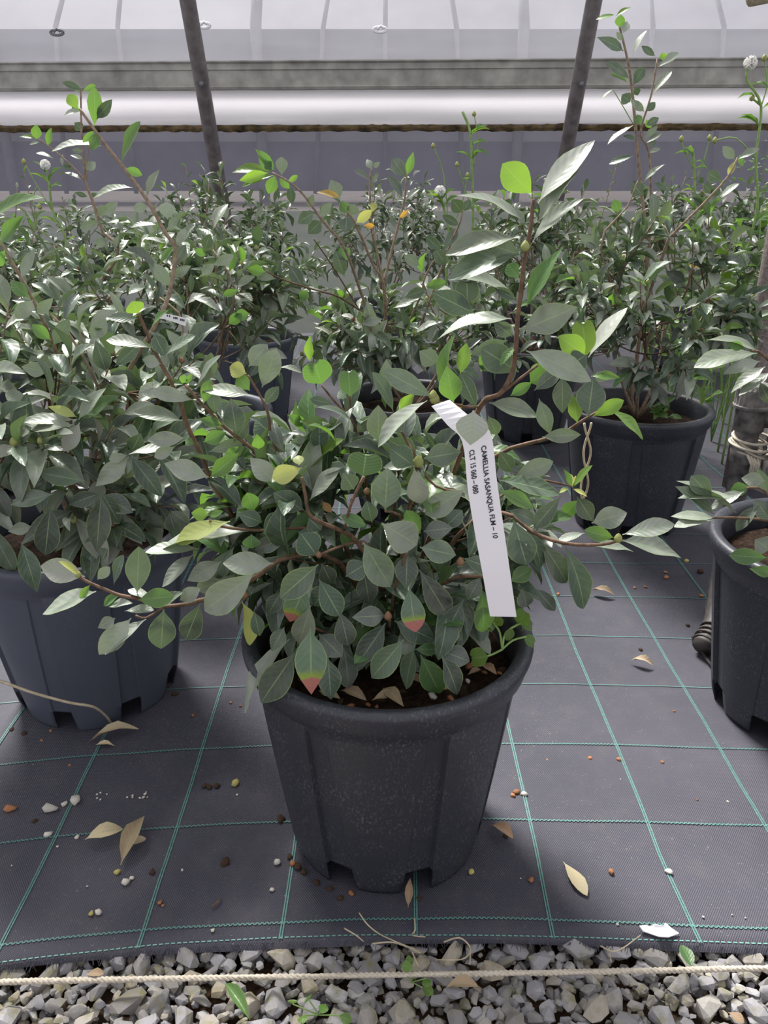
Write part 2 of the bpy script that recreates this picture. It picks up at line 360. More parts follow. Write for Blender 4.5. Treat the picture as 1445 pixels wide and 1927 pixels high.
gv, gf = box_geo((-2.6, -1.0, -0.09), (2.6, 4.4, -0.038))
gravel = tag(obj('gravel_bed', mesh('gravel_bed', gv, gf, M['clod'], False)), 'strip of crushed grey gravel along the mat edge', 'gravel', kind='structure')
def stone_mesh(rs, n=17, flat=0.66):
    bm = bmesh.new()
    for i in range(n):
        v = Vector((rs.gauss(0, 1), rs.gauss(0, 1), rs.gauss(0, 1))).normalized() * rs.uniform(0.82, 1.08)
        bm.verts.new((v.x * 1.0, v.y * rs.uniform(0.74, 0.82), v.z * flat))
    bmesh.ops.convex_hull(bm, input=bm.verts)
    for v in [v for v in bm.verts if not v.link_faces]: bm.verts.remove(v)
    bmesh.ops.smooth_vert(bm, verts=bm.verts, factor=0.12, use_axis_x=True, use_axis_y=True, use_axis_z=True)
    bmesh.ops.triangulate(bm, faces=bm.faces)
    me = bpy.data.meshes.new('stone'); bm.to_mesh(me); bm.free(); me.materials.append(M['stone']); return me
rs = random.Random(21)
STONES = [stone_mesh(rs) for _ in range(14)]
placed = []; tries = 0
while len(placed) < 296 and tries < 60000:
    tries += 1; x = rs.uniform(-0.40, 0.40); y = rs.uniform(0.484, 0.603)
    r = rs.choice((0.008, 0.0105, 0.0125, 0.0145, 0.0165, 0.019)) * (1.0 if tries < 9000 else 0.72)
    if y > EDGE + warp(x) + 0.004: continue
    if all((x - a) ** 2 + (y - b_) ** 2 > (0.70 * (r + c)) ** 2 for a, b_, c in placed): placed.append((x, y, r))
for x, y, r in placed:
    o = obj('stone', rs.choice(STONES), gravel, (x, y, -0.020 + r * 0.5 + rs.uniform(-0.003, 0.003)))
    o.scale = (r * 1.12, r * 1.05, r * rs.uniform(0.9, 1.15)); o.rotation_euler = (rs.uniform(-0.4, 0.4), rs.uniform(-0.4, 0.4), rs.uniform(0, 6.28))
mb = MB()
for i in range(6000):
    x = rs.uniform(-0.9, 0.9); y = rs.uniform(0.36, 0.615); r = rs.uniform(0.004, 0.011)
    inside = abs(x) < 0.41 and 0.48 < y
    z = -0.032 + rs.uniform(0, 0.018) if inside else -0.034 + rs.uniform(0, 0.018) + r * 0.4
    if inside: r *= 1.0
    else: r *= 1.4
    if y > EDGE + warp(max(-.75, min(.75, x))) + 0.012: continue
    me = rs.choice(STONES); rot = Matrix.Rotation(rs.uniform(0, 6.28), 3, 'Z') @ Matrix.Rotation(rs.uniform(-0.6, 0.6), 3, 'X')
    mb.add(([rot @ v.co * r + Vector((x, y, z)) for v in me.vertices], [tuple(p.vertices) for p in me.polygons]))
tag(mb.build('small_stones', M['stone'], gravel, False), kind='stuff')

def WD(x): return 3.95 - 0.05 * x           # the side wall runs slightly askew
def ZW(py): r = ray(CX, py); return H + r.z * (3.95 / r.y)
def wall_grid(name, z0, z1, nz, mat, off, amp, lean=None, x0=-3.6, x1=3.6, nx=70):
    vs = []; fs = []
    for j in range(nz + 1):
        z = z0 + (z1 - z0) * j / nz
        for i in range(nx + 1):
            x = x0 + (x1 - x0) * i / nx; y = WD(x) + off + amp * noise.noise(Vector((x * 2.1, z * 5, off * 9))) - (lean(z) if lean else 0)
            vs.append((x, y, z))
    for j in range(nz):
        for i in range(nx): a = j * (nx + 1) + i; fs.append((a, a + 1, a + nx + 2, a + nx + 1))
    return obj(name, mesh(name, vs, fs, mat))
zt, zb, zs, zm = ZW(114), ZW(168), ZW(234), ZW(247)
def LEAN(z): return 0.0 if z < zb else 0.52 * (z - zb) + 0.10 * (z - zb) ** 2
tag(wall_grid('wall_back', 0.0, zm + 0.012, 14, M['net'], 0.06, 0.015), 'grey insect net closing the side of the tunnel', 'net', kind='structure')
tag(wall_grid('ceiling', zt - 0.02, 2.5, 14, M['film'], 0.10, 0.02, LEAN), 'translucent greenhouse film stretched above the rail', 'film', kind='structure')
def extr(name, prof, mat, x0=-3.6, x1=3.6, nx=1, wob=0.0):
    vs = []; fs = []; n = len(prof)
    for i in range(nx + 1):
        x = x0 + (x1 - x0) * i / nx
        for k, (dy, z) in enumerate(prof):
            w = wob * noise.noise(Vector((x * 30, k * 3.3, z * 9))) if wob else 0
            vs.append((x, WD(x) + dy - abs(w) * 0.5, z + w))
    for i in range(nx):
        for k in range(n): fs.append((i * n + k, i * n + (k + 1) % n, (i + 1) * n + (k + 1) % n, (i + 1) * n + k))
    for e in (0, nx): fs.append(tuple(range(e * n, e * n + n)) if e else tuple(range(n))[::-1])
    return obj(name, mesh(name, vs, fs, mat, False))
rail = extr('gutter_rail', [(-0.03, zb), (-0.036, zb + 0.009), (-0.028, zb + 0.014), (-0.030, zb + 0.072), (-0.037, zb + 0.076), (-0.030, zb + 0.081), (-0.030, zt - 0.012), (-0.042, zt - 0.005), (-0.040, zt), (0.03, zt), (0.03, zb)], M['beam'], nx=2)
tag(rail, 'weathered grey channel rail running along the tunnel side', 'rail')
st = extr('film_strip', [(0.000, zs), (-0.006, zs + 0.025), (-0.004, zb - 0.032), (-0.008, zb - 0.004), (0.002, zb - 0.002), (0.008, zb - 0.032), (0.006, zs)], M['filmwhite'], nx=60, wob=0.002)
st.data.polygons.foreach_set('use_smooth', [True] * len(st.data.polygons))
tag(st, 'bright white plastic film strip hanging below the channel rail', 'film')
mr_ = extr('mossy_bar', [(-0.022, zm), (-0.026, zm + 0.012), (-0.024, zs - 0.008), (-0.012, zs - 0.003), (0.004, zs - 0.005), (0.006, zm)], M['moss'], nx=420, wob=0.007)
tag(mr_, 'thin bar crusted with brown moss below the white strip', 'bar')
def hoop_y(z): return 4.13 - 0.55 * z if z >= 0.55 else 3.83 - 0.06 * (0.55 - z)
def hoop(X, label):
    pts = [(X, hoop_y(z) - (0.05 * (z - 1.2) ** 2 if z > 1.2 else 0), z) for z in (0.0, 0.2, 0.4, 0.55, 0.8, 1.0, 1.2, 1.4, 1.7, 2.0, 2.3)]
    o = tube('tunnel_hoop', pts, 0.030, M['steel'], None, 14, 3)
    bz = 1.07; by = hoop_y(bz)
    g = lathe_geo([(0.0, 0.006), (0.007, 0.004), (0.009, 0.0)], 10)
    bo = obj('bolt', mesh('bolt', [Matrix.Rotation(math.pi / 2, 3, 'X') @ Vector(v) for v in g[0]], g[1], M['npost']), o)
    bo.location = Vector((X + 0.004, by - 0.034, bz)) - o.location
    return tag(o, label, 'pipe')
hoop(-0.715, 'dark steel hoop tube passing behind a lime-tipped arching camellia shoot')
hoop(0.765, 'dark steel hoop tube beside the tallest twin-stemmed camellia')
def clip(px, py, lab, mat):
    D = 3.85
    for _ in range(5):
        p = P(px, py, D); D = WD(p.x) + 0.06 - LEAN(p.z)
    p = P(px, py, D - 0.02); e = empty('film_clip', p); ring = []
    for k in range(17):
        a = 2 * math.pi * k / 16; ring.append(p + Vector((0.028 * math.cos(a), 0, 0.010 * math.sin(a))))
    v, f = tube_geo(ring, 0.006, 6, False); obj('clip_loop', mesh('clip_loop', local(v, e), f, mat), e)
    v, f = tube_geo([p + Vector((-0.012, -0.005, 0.0)), p + Vector((0.004, -0.008, 0.013)), p + Vector((0.016, -0.005, 0.002))], 0.005, 6); obj('clip_lever', mesh('clip_lever', local(v, e), f, mat), e)
    tag(e, lab, 'clip')
clip(383, 48, 'white plastic film clip close to the steel hoop', M['white']); clip(715, 56, 'white plastic film clip midway between the two hoops', M['white'])
clip(107, 61, 'dark film clip on the film far from the hoops', M['npost'])

# the greenhouse next door, seen through net and film
nb = empty('greenhouse', (0, 7.2, 0))
def npanel(name, z0, z1, y, mat):
    v, f = box_geo((-8, y - 0.02, z0), (8, y + 0.02, z1)); obj(name, mesh(name, local(v, nb), f, mat, False), nb)
npanel('shade_panel', 0.62, 0.995, 7.2, M['shade']); npanel('film_panel', 0.995, 1.16, 7.26, M['nfilm']); npanel('shade_panel', 1.16, 1.79, 7.2, M['shade'])
v, f = [(-8, 7.3, 1.79), (8, 7.3, 1.79), (8, 9.4, 4.2), (-8, 9.4, 4.2), (-8, 7.4, 1.74), (8, 7.4, 1.74), (8, 9.5, 4.15), (-8, 9.5, 4.15)], [(0, 1, 2, 3), (7, 6, 5, 4), (0, 4, 5, 1), (3, 2, 6, 7)]
obj('roof_film', mesh('roof_film', local(v, nb), f, M['nfilm'], False), nb)
for k in range(-3, 4):
    x = -1.02 + 2.07 * (k + 0.0) + 0.03
    v, f = tube_geo([(x, 7.12, 0.0), (x, 7.12, 1.8), (x * 1.0, 7.7, 2.6)], 0.045, 8); obj('post', mesh('post', local(v, nb), f, M['npost']), nb)
    for s, d in ((0.52, -0.10), (1.0, 0.0), (1.55, 0.10)):
        v, f = tube_geo([(x + s + d, 7.14, 0.6), (x + s, 7.14, 1.8), (x + s - d * 1.2, 7.7, 2.6)], 0.020, 6); obj('brace', mesh('brace', local(v, nb), f, M['npost']), nb)
tag(nb, 'neighbouring greenhouse with grey shade panels seen through the net', 'greenhouse')
v, f = [(-9, 4.0, -0.03), (9, 4.0, -0.03), (-9, 5.0, 0.28), (9, 5.0, 0.28), (-9, 5.7, 0.52), (9, 5.7, 0.52), (-9, 14, 0.60), (9, 14, 0.60)], [(0, 1, 3, 2), (2, 3, 5, 4), (4, 5, 7, 6)]
bk = obj('ground', mesh('ground', v, f, M['grassy'], False)); bk.data.materials.append(M['earth']); bk.data.polygons[2].material_index = 1
tag(bk, 'low grassy earth bank outside the net', 'bank', kind='structure')

# ------------------------------------------------------------------ pots
def pot_body_geo(rt, rb, h):
    """Outer wall of a nursery pot: broad raised panels and tapering centre panels run down into eight feet, notches between them."""
    rows = [0.0, 0.006, 0.018, 0.036, 0.038, 0.06, 0.10, 0.15, 0.20, 0.235, h - 0.012]
    cen = [i * 45.0 for i in range(8)]; vs = []; fs = []
    for j, z in enumerate(rows):
        t = z / h; r0 = rb + (rt - rb) * t ** 0.92; fade = 1 - max(0, (t - 0.82) / 0.18); tp = 1.0 - 0.13 * max(0, 1 - z / 0.036)
        for s in range(8):
            odd = s % 2
            if odd: st = [(-16.6, -1), (-16.0, 1), (-11, 1), (-5, 1), (0, 1), (5, 1), (11, 1), (16.0, 1), (16.6, -1)]; amt = 0.0046
            else:
                e = 14.2 + 8.5 * max(0, t - 0.13); st = [(-e - 0.7, -1), (-e, 1), (-e * 0.7, 1), (-e * 0.35, 1), (0, 1), (e * 0.35, 1), (e * 0.7, 1), (e, 1), (e + 0.7, -1)]; amt = 0.0011
            for d, up in st:
                a = math.radians(cen[s] + d * tp); rr = r0 + (amt if up > 0 else -0.0010) * fade
                if z < 0.02: rr -= 0.003 * (1 - z / 0.02)
                vs.append((rr * math.cos(a), rr * math.sin(a), z))
    cols = 72
    for j in range(len(rows) - 1):
        for k in range(cols):
            if rows[j + 1] <= 0.037 and k % 9 in (0, 7, 8): continue          # the notch
            k2 = (k + 1) % cols; fs.append((j * cols + k, j * cols + k2, (j + 1) * cols + k2, (j + 1) * cols + k))
    return vs, fs
RT_, RB_, PH = 0.150, 0.111, 0.28
def make_pot(mats):
    bv, bf = pot_body_geo(RT_, RB_, PH); me_b = mesh('pot_body', bv, bf, mats, True); me_b.set_sharp_from_angle(angle=math.radians(22))
    prof = [(RT_ - 0.003, PH - 0.045), (RT_ + 0.0005, PH - 0.034), (RT_ + 0.0045, PH - 0.030), (RT_ + 0.0065, PH - 0.022), (RT_ + 0.010, PH - 0.012), (RT_ + 0.0105, PH - 0.006), (RT_ + 0.008, PH - 0.001),
            (RT_ + 0.003, PH), (RT_ - 0.004, PH - 0.002), (RT_ - 0.008, PH - 0.008), (RT_ - 0.011, PH - 0.03), (RT_ - 0.015, PH - 0.09)]
    rv, rf = lathe_geo(prof, 72); me_r = mesh('pot_rim', rv, rf, mats)
    dv, df = lathe_geo([(0.0005, 0.036), (RB_ - 0.004, 0.036), (RB_ - 0.002, 0.032), (0.0005, 0.032)], 48); me_d = mesh('pot_floor', dv, df, mats)
    return me_b, me_r, me_d
POTM = {k: make_pot(M[k]) for k in ('pot', 'pot_bluelit')}
def soil_mesh():
    vs = [(0, 0, 0)]; fs = []; n = 40; rr = [0.02, 0.045, 0.07, 0.095, 0.115, 0.130, 0.141]
    for j, r in enumerate(rr):
        for k in range(n):
            a = 2 * math.pi * k / n; x = r * math.cos(a); y = r * math.sin(a)
            vs.append((x, y, 0.010 * noise.noise(Vector((x * 40, y * 40, 1))) + 0.004 * noise.noise(Vector((x * 130, y * 130, 5))) - (0.008 if j == 6 else 0)))
    for k in range(n): fs.append((0, 1 + k, 1 + (k + 1) % n))
    for j in range(len(rr) - 1):
        for k in range(n): fs.append((1 + j * n + k, 1 + (j + 1) * n + k, 1 + (j + 1) * n + (k + 1) % n, 1 + j * n + (k + 1) % n))
    return mesh('soil', vs, fs, M['soil'])
SOIL = soil_mesh()
SOILZ = 0.243
def pot(x, y, rot, label, mat='pot', group=None, scale=1.0):
    e = empty('nursery_pot', (x, y, 0)); e.rotation_euler[2] = rot; e.scale = (scale,) * 3
    b, r, d = POTM[mat]
    ob = obj('pot_wall', b, e); sm = ob.modifiers.new('thickness', 'SOLIDIFY'); sm.thickness = 0.0026; sm.offset = -1
    obj('rim', r, e); obj('base', d, e); obj('soil', SOIL, e, (0, 0, SOILZ))
    return tag(e, label, 'plant pot', group)

# ------------------------------------------------------------------ leaves
ST = [0.0, 0.07, 0.22, 0.42, 0.63, 0.81, 0.93, 1.0]
PROF = {'e': [.05, .10, .62, .97, .95, .62, .26, .0], 'o': [.05, .08, .46, .84, 1.0, .78, .38, .0], 'n': [.05, .11, .62, .96, .83, .47, .18, .0], 'h': [.05, .28, .78, 1.0, 1.0, .92, .74, .40]}
def prof_at(prof, t):
    y = PROF[prof]; i = 0
    while i < len(ST) - 2 and ST[i + 1] < t: i += 1
    h = ST[i + 1] - ST[i]; f = (t - ST[i]) / h
    def sl(k): return (y[min(k + 1, 7)] - y[max(k - 1, 0)]) / (ST[min(k + 1, 7)] - ST[max(k - 1, 0)])
    return max(0.0, (2 * f ** 3 - 3 * f * f + 1) * y[i] + (f ** 3 - 2 * f * f + f) * h * sl(i) + (-2 * f ** 3 + 3 * f * f) * y[i + 1] + (f ** 3 - f * f) * h * sl(i + 1))
ST2 = [0.0, 0.06, 0.13, 0.22, 0.32, 0.43, 0.54, 0.65, 0.76, 0.86, 0.94, 1.0]
def leaf_geo(prof, arc, fold, wave, twist=0.0, ny=5, ST=ST):
    vs = []; uv = []; fs = []
    for i, t in enumerate(ST):
        w = prof_at(prof, t)
        for k in range(ny):
            v = -1 + 2 * k / (ny - 1)
            x = t
            if prof == 'h' and i == len(ST) - 1: x = 1.0 - 0.13 * (1 - abs(v))
            z = arc * 4 * t * (1 - t) + fold * abs(v) * w * 0.22 + wave * math.sin(t * 11 + (1.6 if v > 0 else 0)) * abs(v) * w
            y = 0.5 * v * w
            an = twist * (t - 0.4)
            vs.append((x, y * math.cos(an), z + y * math.sin(an))); uv.append((t, 0.5 + 0.5 * v))
    for i in range(len(ST) - 1):
        for k in range(ny - 1):
            a = i * ny + k; fs.append((a, a + ny, a + ny + 1, a + 1))
    return vs, fs, uv
LV = [('e', 0.06, 0.35, 0.02, 0.15), ('e', 0.11, 0.6, 0.025, -0.4), ('o', 0.08, 0.40, 0.025, 0.3), ('n', 0.14, 0.5, 0.03, 0.4), ('n', 0.08, 0.7, 0.025, -0.3), ('o', 0.13, 0.3, 0.035, 0.0), ('e', 0.18, 0.55, 0.025, 0.5), ('h', 0.05, 0.3, 0.01, 0.0)]
LGEO = [leaf_geo(*a) for a in LV]; LGEO2 = [leaf_geo(*a, 5, ST2) for a in LV]
_lm = {}
def leaf_mesh(var, kind, fine=False):
    k = (var, kind, fine)
    if k not in _lm: g = (LGEO2 if fine else LGEO)[var]; _lm[k] = mesh('leaf', g[0], g[1], M[kind], True, g[2])
    return _lm[k]
def leaf_matrix(base, tip, normal, width, zs=1.0):
    ax = (tip - base); L = ax.length; ax.normalize(); n = (normal - ax * normal.dot(ax)).normalized(); s = n.cross(ax)
    m = Matrix(((ax.x * L, s.x * width, n.x * L * zs, base.x), (ax.y * L, s.y * width, n.y * L * zs, base.y), (ax.z * L, s.z * width, n.z * L * zs, base.z), (0, 0, 0, 1)))
    return m
def put_leaf(parent, base, tip, normal, width, kind, var=None, name='leaf', zs=1.0):
    var = R.randrange(7) if var is None else var
    o = bpy.data.objects.new(name, leaf_mesh(var, kind, zc(base) < 1.0)); link(o, parent)
    m = leaf_matrix(base - parent.location, tip - parent.location, normal, width, zs)
    o.matrix_local = m
    return o
def px_leaf(parent, bx, by, tx, ty, w, kind, D, dD=0.0, var=None):
    """A leaf laid out at a chosen distance; rolled about its axis so that it shows the width the photograph shows."""
    b_ = P(bx, by, D); t = P(tx, ty, D + dD); ax = t - b_; L = ax.length; a = ax.normalized(); mid = (b_ + t) / 2
    wa = 1.06 * w * zc(mid) / FPX; wt = max(wa, 0.38 * L); ph = math.acos(min(1.0, wa / wt))
    v = (CAM - mid).normalized(); n0 = (v - a * v.dot(a)).normalized(); q1 = Matrix.Rotation(ph, 3, a) @ n0; q2 = Matrix.Rotation(-ph, 3, a) @ n0
    n = q1 if q1.z > q2.z else q2
    if var is None and kind == 'h': var = 7
    return put_leaf(parent, b_, t, n, wt, kind, var, 'leaf', 0.5)
def bud(parent, p, r, mat='bud', d=Vector((0, 0, 1))):
    g = lathe_geo([(0.0001, -1.0), (0.6, -0.75), (0.98, -0.2), (0.9, 0.4), (0.5, 1.0), (0.0001, 1.45)], 8)
    key = 'bud_' + mat
    if key not in _lm: _lm[key] = mesh('bud', g[0], g[1], M[mat])
    o = obj('bud', _lm[key], parent, p - parent.location); o.scale = (r, r, r); o.rotation_euler = d.to_track_quat('Z', 'Y').to_euler(); return o
def branch(parent, pts, r0, r1, mat='bark', name='branch'):
    return tube(name, pts, (r0 * 0.64, r1 * 0.74), M[mat], parent, 6, 3)
def rosette(parent, root, tip, n, ln, kinds, rr, sink, start=0.35, wid=0.345, droop=0.42):
    """Leaves set spirally along the outer part of a shoot, spreading and drooping; sink(base, tip, normal, width, kind) places one."""
    d = (tip - root); L = d.length; d.normalize(); a0 = d.orthogonal().normalized(); b0 = d.cross(a0); ang = rr.uniform(0, 6.28)
    for i in range(n):
        t = start + (1 - start) * (i + 0.5) / n; ang += 2.4 + rr.uniform(-0.3, 0.3)
        side = a0 * math.cos(ang) + b0 * math.sin(ang); op = rr.uniform(0.75, 1.35) - 0.55 * max(0, t - 0.75) / 0.25
        dr = d * math.cos(op) + side * math.sin(op); dr = (dr + Vector((0, 0, -droop * rr.uniform(0.2, 1.0)))).normalized()
        base = root + d * (L * t); l = ln * rr.uniform(0.72, 1.15) * (0.8 if t > 0.92 else 1.0)
        nn = Vector((0, 0, 1)) * 1.0 + d * 0.6 + Vector((rr.uniform(-.35, .35), rr.uniform(-.35, .35), 0))
        k = rr.choice(kinds); 
        if t > 0.92 and rr.random() < 0.25: k = rr.choice('lgg')
        sink(base, base + dr * l, nn, l * wid * rr.uniform(0.85, 1.15), k)
KINDS_ = 'dddmmmmbbpppppw'
def paint(fo, rr, kinds):
    me = fo.data; order = sorted(set(kinds)); nf = len(LGEO[0][1])
    me.materials.clear()
    for k in order: me.materials.append(M[k])
    idx = []
    for i in range(len(me.polygons) // nf): idx += [order.index(rr.choice(kinds))] * nf
    me.polygons.foreach_set('material_index', idx)
def crown(parent, centre, rad, n_sh, n_lf, ln, seed, limit, trunk_to=None, lo=-0.35, bias=None, keep=None, stem_mat='barkpale', fuzz=0.0, kinds=KINDS_):
    """A bushy crown: shoots over an ellipsoid, each with a rosette; the largest-showing leaves are objects, the rest one mesh."""
    rr = random.Random(seed); mbs = MB(); cnt = [0]; cand = []
    def sink(b_, t, n, w, k): cand.append((b_, t, n, w, k))
    foot = Vector((centre.x, centre.y, SOILZ))
    limbs = []
    for i in range(5):
        a_ = i * 1.257 + rr.uniform(0, 1); e_ = centre + Vector((math.cos(a_) * rad[0] * 0.40, math.sin(a_) * rad[1] * 0.40, rad[2] * rr.uniform(-0.1, 0.35)))
        m_ = (foot + e_) / 2 + Vector((rr.uniform(-.02, .02), rr.uniform(-.02, .02), -0.01)); limbs.append((m_, e_)); branch(parent, [foot, m_, e_], 0.0062, 0.003, stem_mat, 'stem')
    for i in range(n_sh):
        while True:
            u = Vector((rr.gauss(0, 1), rr.gauss(0, 1), rr.gauss(0, 1))).normalized()
            if u.z > lo: break
        s = rr.uniform(0.45, 1.0) ** 0.5; tip = centre + Vector((u.x * rad[0], u.y * rad[1], u.z * rad[2])) * s + Vector((0, 0, fuzz * rr.random() * max(0, u.z)))
        if keep and not keep(tip): continue
        m_, e_ = min(limbs, key=lambda q: (q[1] - tip).length); st_ = e_ if rr.random() < 0.5 else (m_ + e_) / 2
        inner = st_ + (tip - st_) * 0.25
        mid = (tip + st_) / 2 + Vector((0, 0, -0.012))
        if zc(tip) < 2.4 or i % 2: branch(parent, [st_, mid, tip], 0.0026, 0.0012, 'bark' if rr.random() < 0.5 else stem_mat)
        rosette(parent, inner, tip, n_lf + rr.randint(-1, 2), ln, kinds, rr, sink, 0.15)
        if zc(tip) < 1.9 and rr.random() < 0.4: bud(parent, tip + Vector((0, 0, 0.004)), rr.uniform(0.0032, 0.0048), 'bud' if rr.random() < 0.7 else 'budred', Vector((rr.uniform(-.5, .5), rr.uniform(-.5, .5), 1)))
    cand.sort(key=lambda c: (zc((c[0] + c[1]) / 2)))
    for c in cand:
        if keep and not keep(c[1]): continue
        if cnt[0] < limit: put_leaf(parent, *c[:5], var=rr.randrange(7)); cnt[0] += 1
        else:
            g = LGEO[rr.randrange(7)]; m = leaf_matrix(c[0] - parent.location, c[1] - parent.location, c[2], c[3])
            mbs.add(([m @ Vector(v) for v in g[0]], g[1]), g[2]); 
    if mbs.v: fo = tag(mbs.build('foliage', M['m'], parent, True, None, True), kind='stuff'); paint(fo, rr, kinds)
    return cnt[0]
def specs(parent, text, D, jit=0.012, dD=0.0, rr=R):
    n = 0
    for item in text.replace('\n', ';').split(';'):
        f_ = item.split()
        if not f_: continue
        a = [float(x) for x in f_[:5]]; kind = f_[5]; var = None
        if kind[-1] == 'H': var = 7; kind = kind[0]
        d = (float(f_[6]) if len(f_) > 6 else D) + rr.uniform(-jit, jit); dd = float(f_[7]) if len(f_) > 7 else dD + rr.uniform(-0.012, 0.012)
        px_leaf(parent, *a, kind, d, dd, var); n += 1
    return n

# ------------------------------------------------------------------ the potted camellias
PX, PY = 0.004, 0.765
pot(PX, PY, math.radians(-95), 'black plastic nursery pot of the labelled camellia, rim and feet in full view')
pot(-0.445, 1.05, math.radians(-95 - 22.5), 'blue-lit nursery pot with a bare twig lying across it', 'pot_bluelit')
pot(0.618, 0.994, math.radians(-160), 'black nursery pot standing beside the tied irrigation standpipe')
pot(0.556, 1.70, math.radians(-80), 'black nursery pot with a small weed over its rim, under the twin-stemmed camellia')
pot(-0.40, 1.66, math.radians(-70), 'blue-lit nursery pot hidden behind the bush with the twig', 'pot_bluelit')
pot(0.06, 1.78, math.radians(-50), 'black nursery pot behind the labelled camellia')
pot(-1.02, 1.92, math.radians(-60), 'blue-lit nursery pot under the outermost bush of its row', 'pot_bluelit')
pot(-0.43, 2.52, math.radians(-75), 'blue-lit nursery pot showing its rim two rows behind the blue-lit pot with the twig', 'pot_bluelit')
pot(0.44, 2.38, math.radians(-30), 'black nursery pot behind the dry twining stem')

# -- the labelled camellia in the middle
main = tag(empty('camellia', (PX, PY, SOILZ)), 'camellia bush with the long white printed label and a tall upright shoot', 'shrub')
def px_branch(parent, text, r0, r1, mat='bark'):
    pts = []
    for it in text.split(';'):
        a = [float(x) for x in it.split()]; pts.append(P(*a))
    return branch(parent, pts, r0, r1, mat)
for t_, r0, r1 in (
    ('735 1215 .77;790 1060 .77;850 900 .75;903 765 .71;940 742 .70;962 705 .70;970 660 .70;974 600 .70;983 520 .70;990 470 .70;998 430 .70;1003 375 .70', .0044, .0022),
    ('940 742 .70;975 715 .70;1012 687 .70', .0024, .0016),
    ('815 757 .68;850 760 .69;880 766 .70;903 765 .71', .0016, .0022),
    ('735 1215 .77;850 960 .80;930 860 .79;1020 828 .78;1060 815 .77;1095 792 .76;1130 772 .76', .0045, .0016),
    ('740 1210 .77;860 1010 .74;945 965 .71;1000 1000 .69;1060 1022 .67;1130 1025 .66;1170 1015 .65', .0042, .0018),
    ('735 1215 .77;560 1070 .79;450 985 .79;420 940 .78;395 900 .78;380 860 .77;352 800 .77;340 760 .77;318 710 .77;303 685 .77;287 650 .77;270 612 .77;260 588 .77', .0052, .0022),
    ('735 1215 .77;640 1010 .78;560 930 .77;490 858 .76;424 805 .76;372 751 .75;348 724 .75', .0042, .0018),
    ('640 1010 .78;545 890 .76;512 825 .76;506 787 .75;500 766 .75;483 733 .75;466 706 .75', .0030, .0016),
    ('735 1215 .77;690 920 .80;680 841 .79;672 815 .79;660 787 .79;632 758 .79;605 725 .79', .0034, .0016),
    ('735 1215 .77;715 1100 .72;672 1020 .69;640 998 .68;608 985 .67;582 968 .67;575 935 .67;568 898 .67', .0042, .0019),
    ('648 998 .68;660 950 .67;685 897 .67', .0017, .0022), ('660 787 .79;658 745 .78', .0014, .0014),
    ('735 1215 .77;640 1060 .72;545 1048 .69;490 1080 .67;430 1115 .66;375 1130 .65;345 1138 .65;300 1140 .65;260 1127 .64;225 1120 .64;200 1110 .64;165 1095 .64;145 1082 .64', .0046, .0018),
    ('308 1142 .65;275 1163 .64;255 1158 .64', .0020, .0014),
    ('600 994 .70;560 994 .70;485 998 .70;419 991 .70;394 979 .70', .0026, .0019),
    ('735 1215 .77;700 1050 .70;672 1020 .69;597 1046 .66', .003, .0016), ('735 1215 .77;760 1000 .70;725 962 .66', .003, .0016),
    ('735 1215 .77;770 960 .72;783 872 .69;765 830 .70;755 812 .70', .0032, .0016), ('783 872 .69;820 915 .69;870 925 .68', .0022, .0016),
    ('735 1215 .77;740 1120 .69;766 1040 .66', .003, .0016), ('735 1215 .77;732 1160 .66', .003, .002), ('735 1215 .77;790 1220 .68', .003, .002),
    ('735 1215 .77;640 1200 .70;590 1180 .66', .003, .0018), ('735 1215 .77;830 1100 .70;905 1085 .66;960 1090 .67', .003, .0018), ('860 1010 .74;920 950 .74;1000 905 .75;1075 915 .75', .002, .0014)):
    px_branch(main, t_, r0, r1)
nl = 0
nl += specs(main, '''1001 365 945 308 52 l;1012 382 1119 264 36 w;1012 420 1093 317 26 p;984 415 857 368 18 p;998 462 1100 372 22 p;974 448 838 480 34 p;981 480 905 455 34 m
977 478 842 527 38 m;977 524 955 497 27 g;991 577 1060 465 32 g;972 562 853 516 16 p;972 565 930 540 18 d;894 590 812 550 42 d;880 572 878 527 42 dH
963 600 822 640 24 p;982 622 1086 577 55 p .69;963 632 930 607 28 m;972 650 940 690 14 g''', .70, 0.006)
nl += specs(main, '''976 700 905 655 54 d;990 660 1113 718 44 p .67;1102 668 1050 632 42 l;1104 668 1095 603 40 lH;1107 673 1181 578 24 w;996 722 1037 690 44 g;1058 706 1058 778 36 b
1107 784 1116 712 52 b;1086 796 1078 743 26 l;1116 783 1174 753 27 l;1143 769 1210 827 17 l;1112 708 1167 711 16 l;1116 704 1146 714 20 p;1014 750 1035 817 30 m;920 758 1014 785 32 p
1020 822 1093 818 26 p;891 772 885 838 60 w .632;918 782 935 818 26 m;814 747 721 697 38 m .68;853 757 840 688 44 g .68;835 745 857 627 24 g;866 704 878 645 25 l;897 768 866 702 30 d .68
750 772 781 739 22 l;804 754 711 842 24 p .68;822 685 789 660 36 p;955 640 885 668 28 p;935 700 905 660 40 d;728 737 727 675 30 p;740 775 700 700 24 m;712 832 712 762 42 p;783 857 727 825 44 d
1102 668 1070 690 40 d;930 640 905 700 24 g;1005 735 1060 690 30 b;870 760 850 775 20 o;960 745 1000 720 20 g''', .72, 0.012)
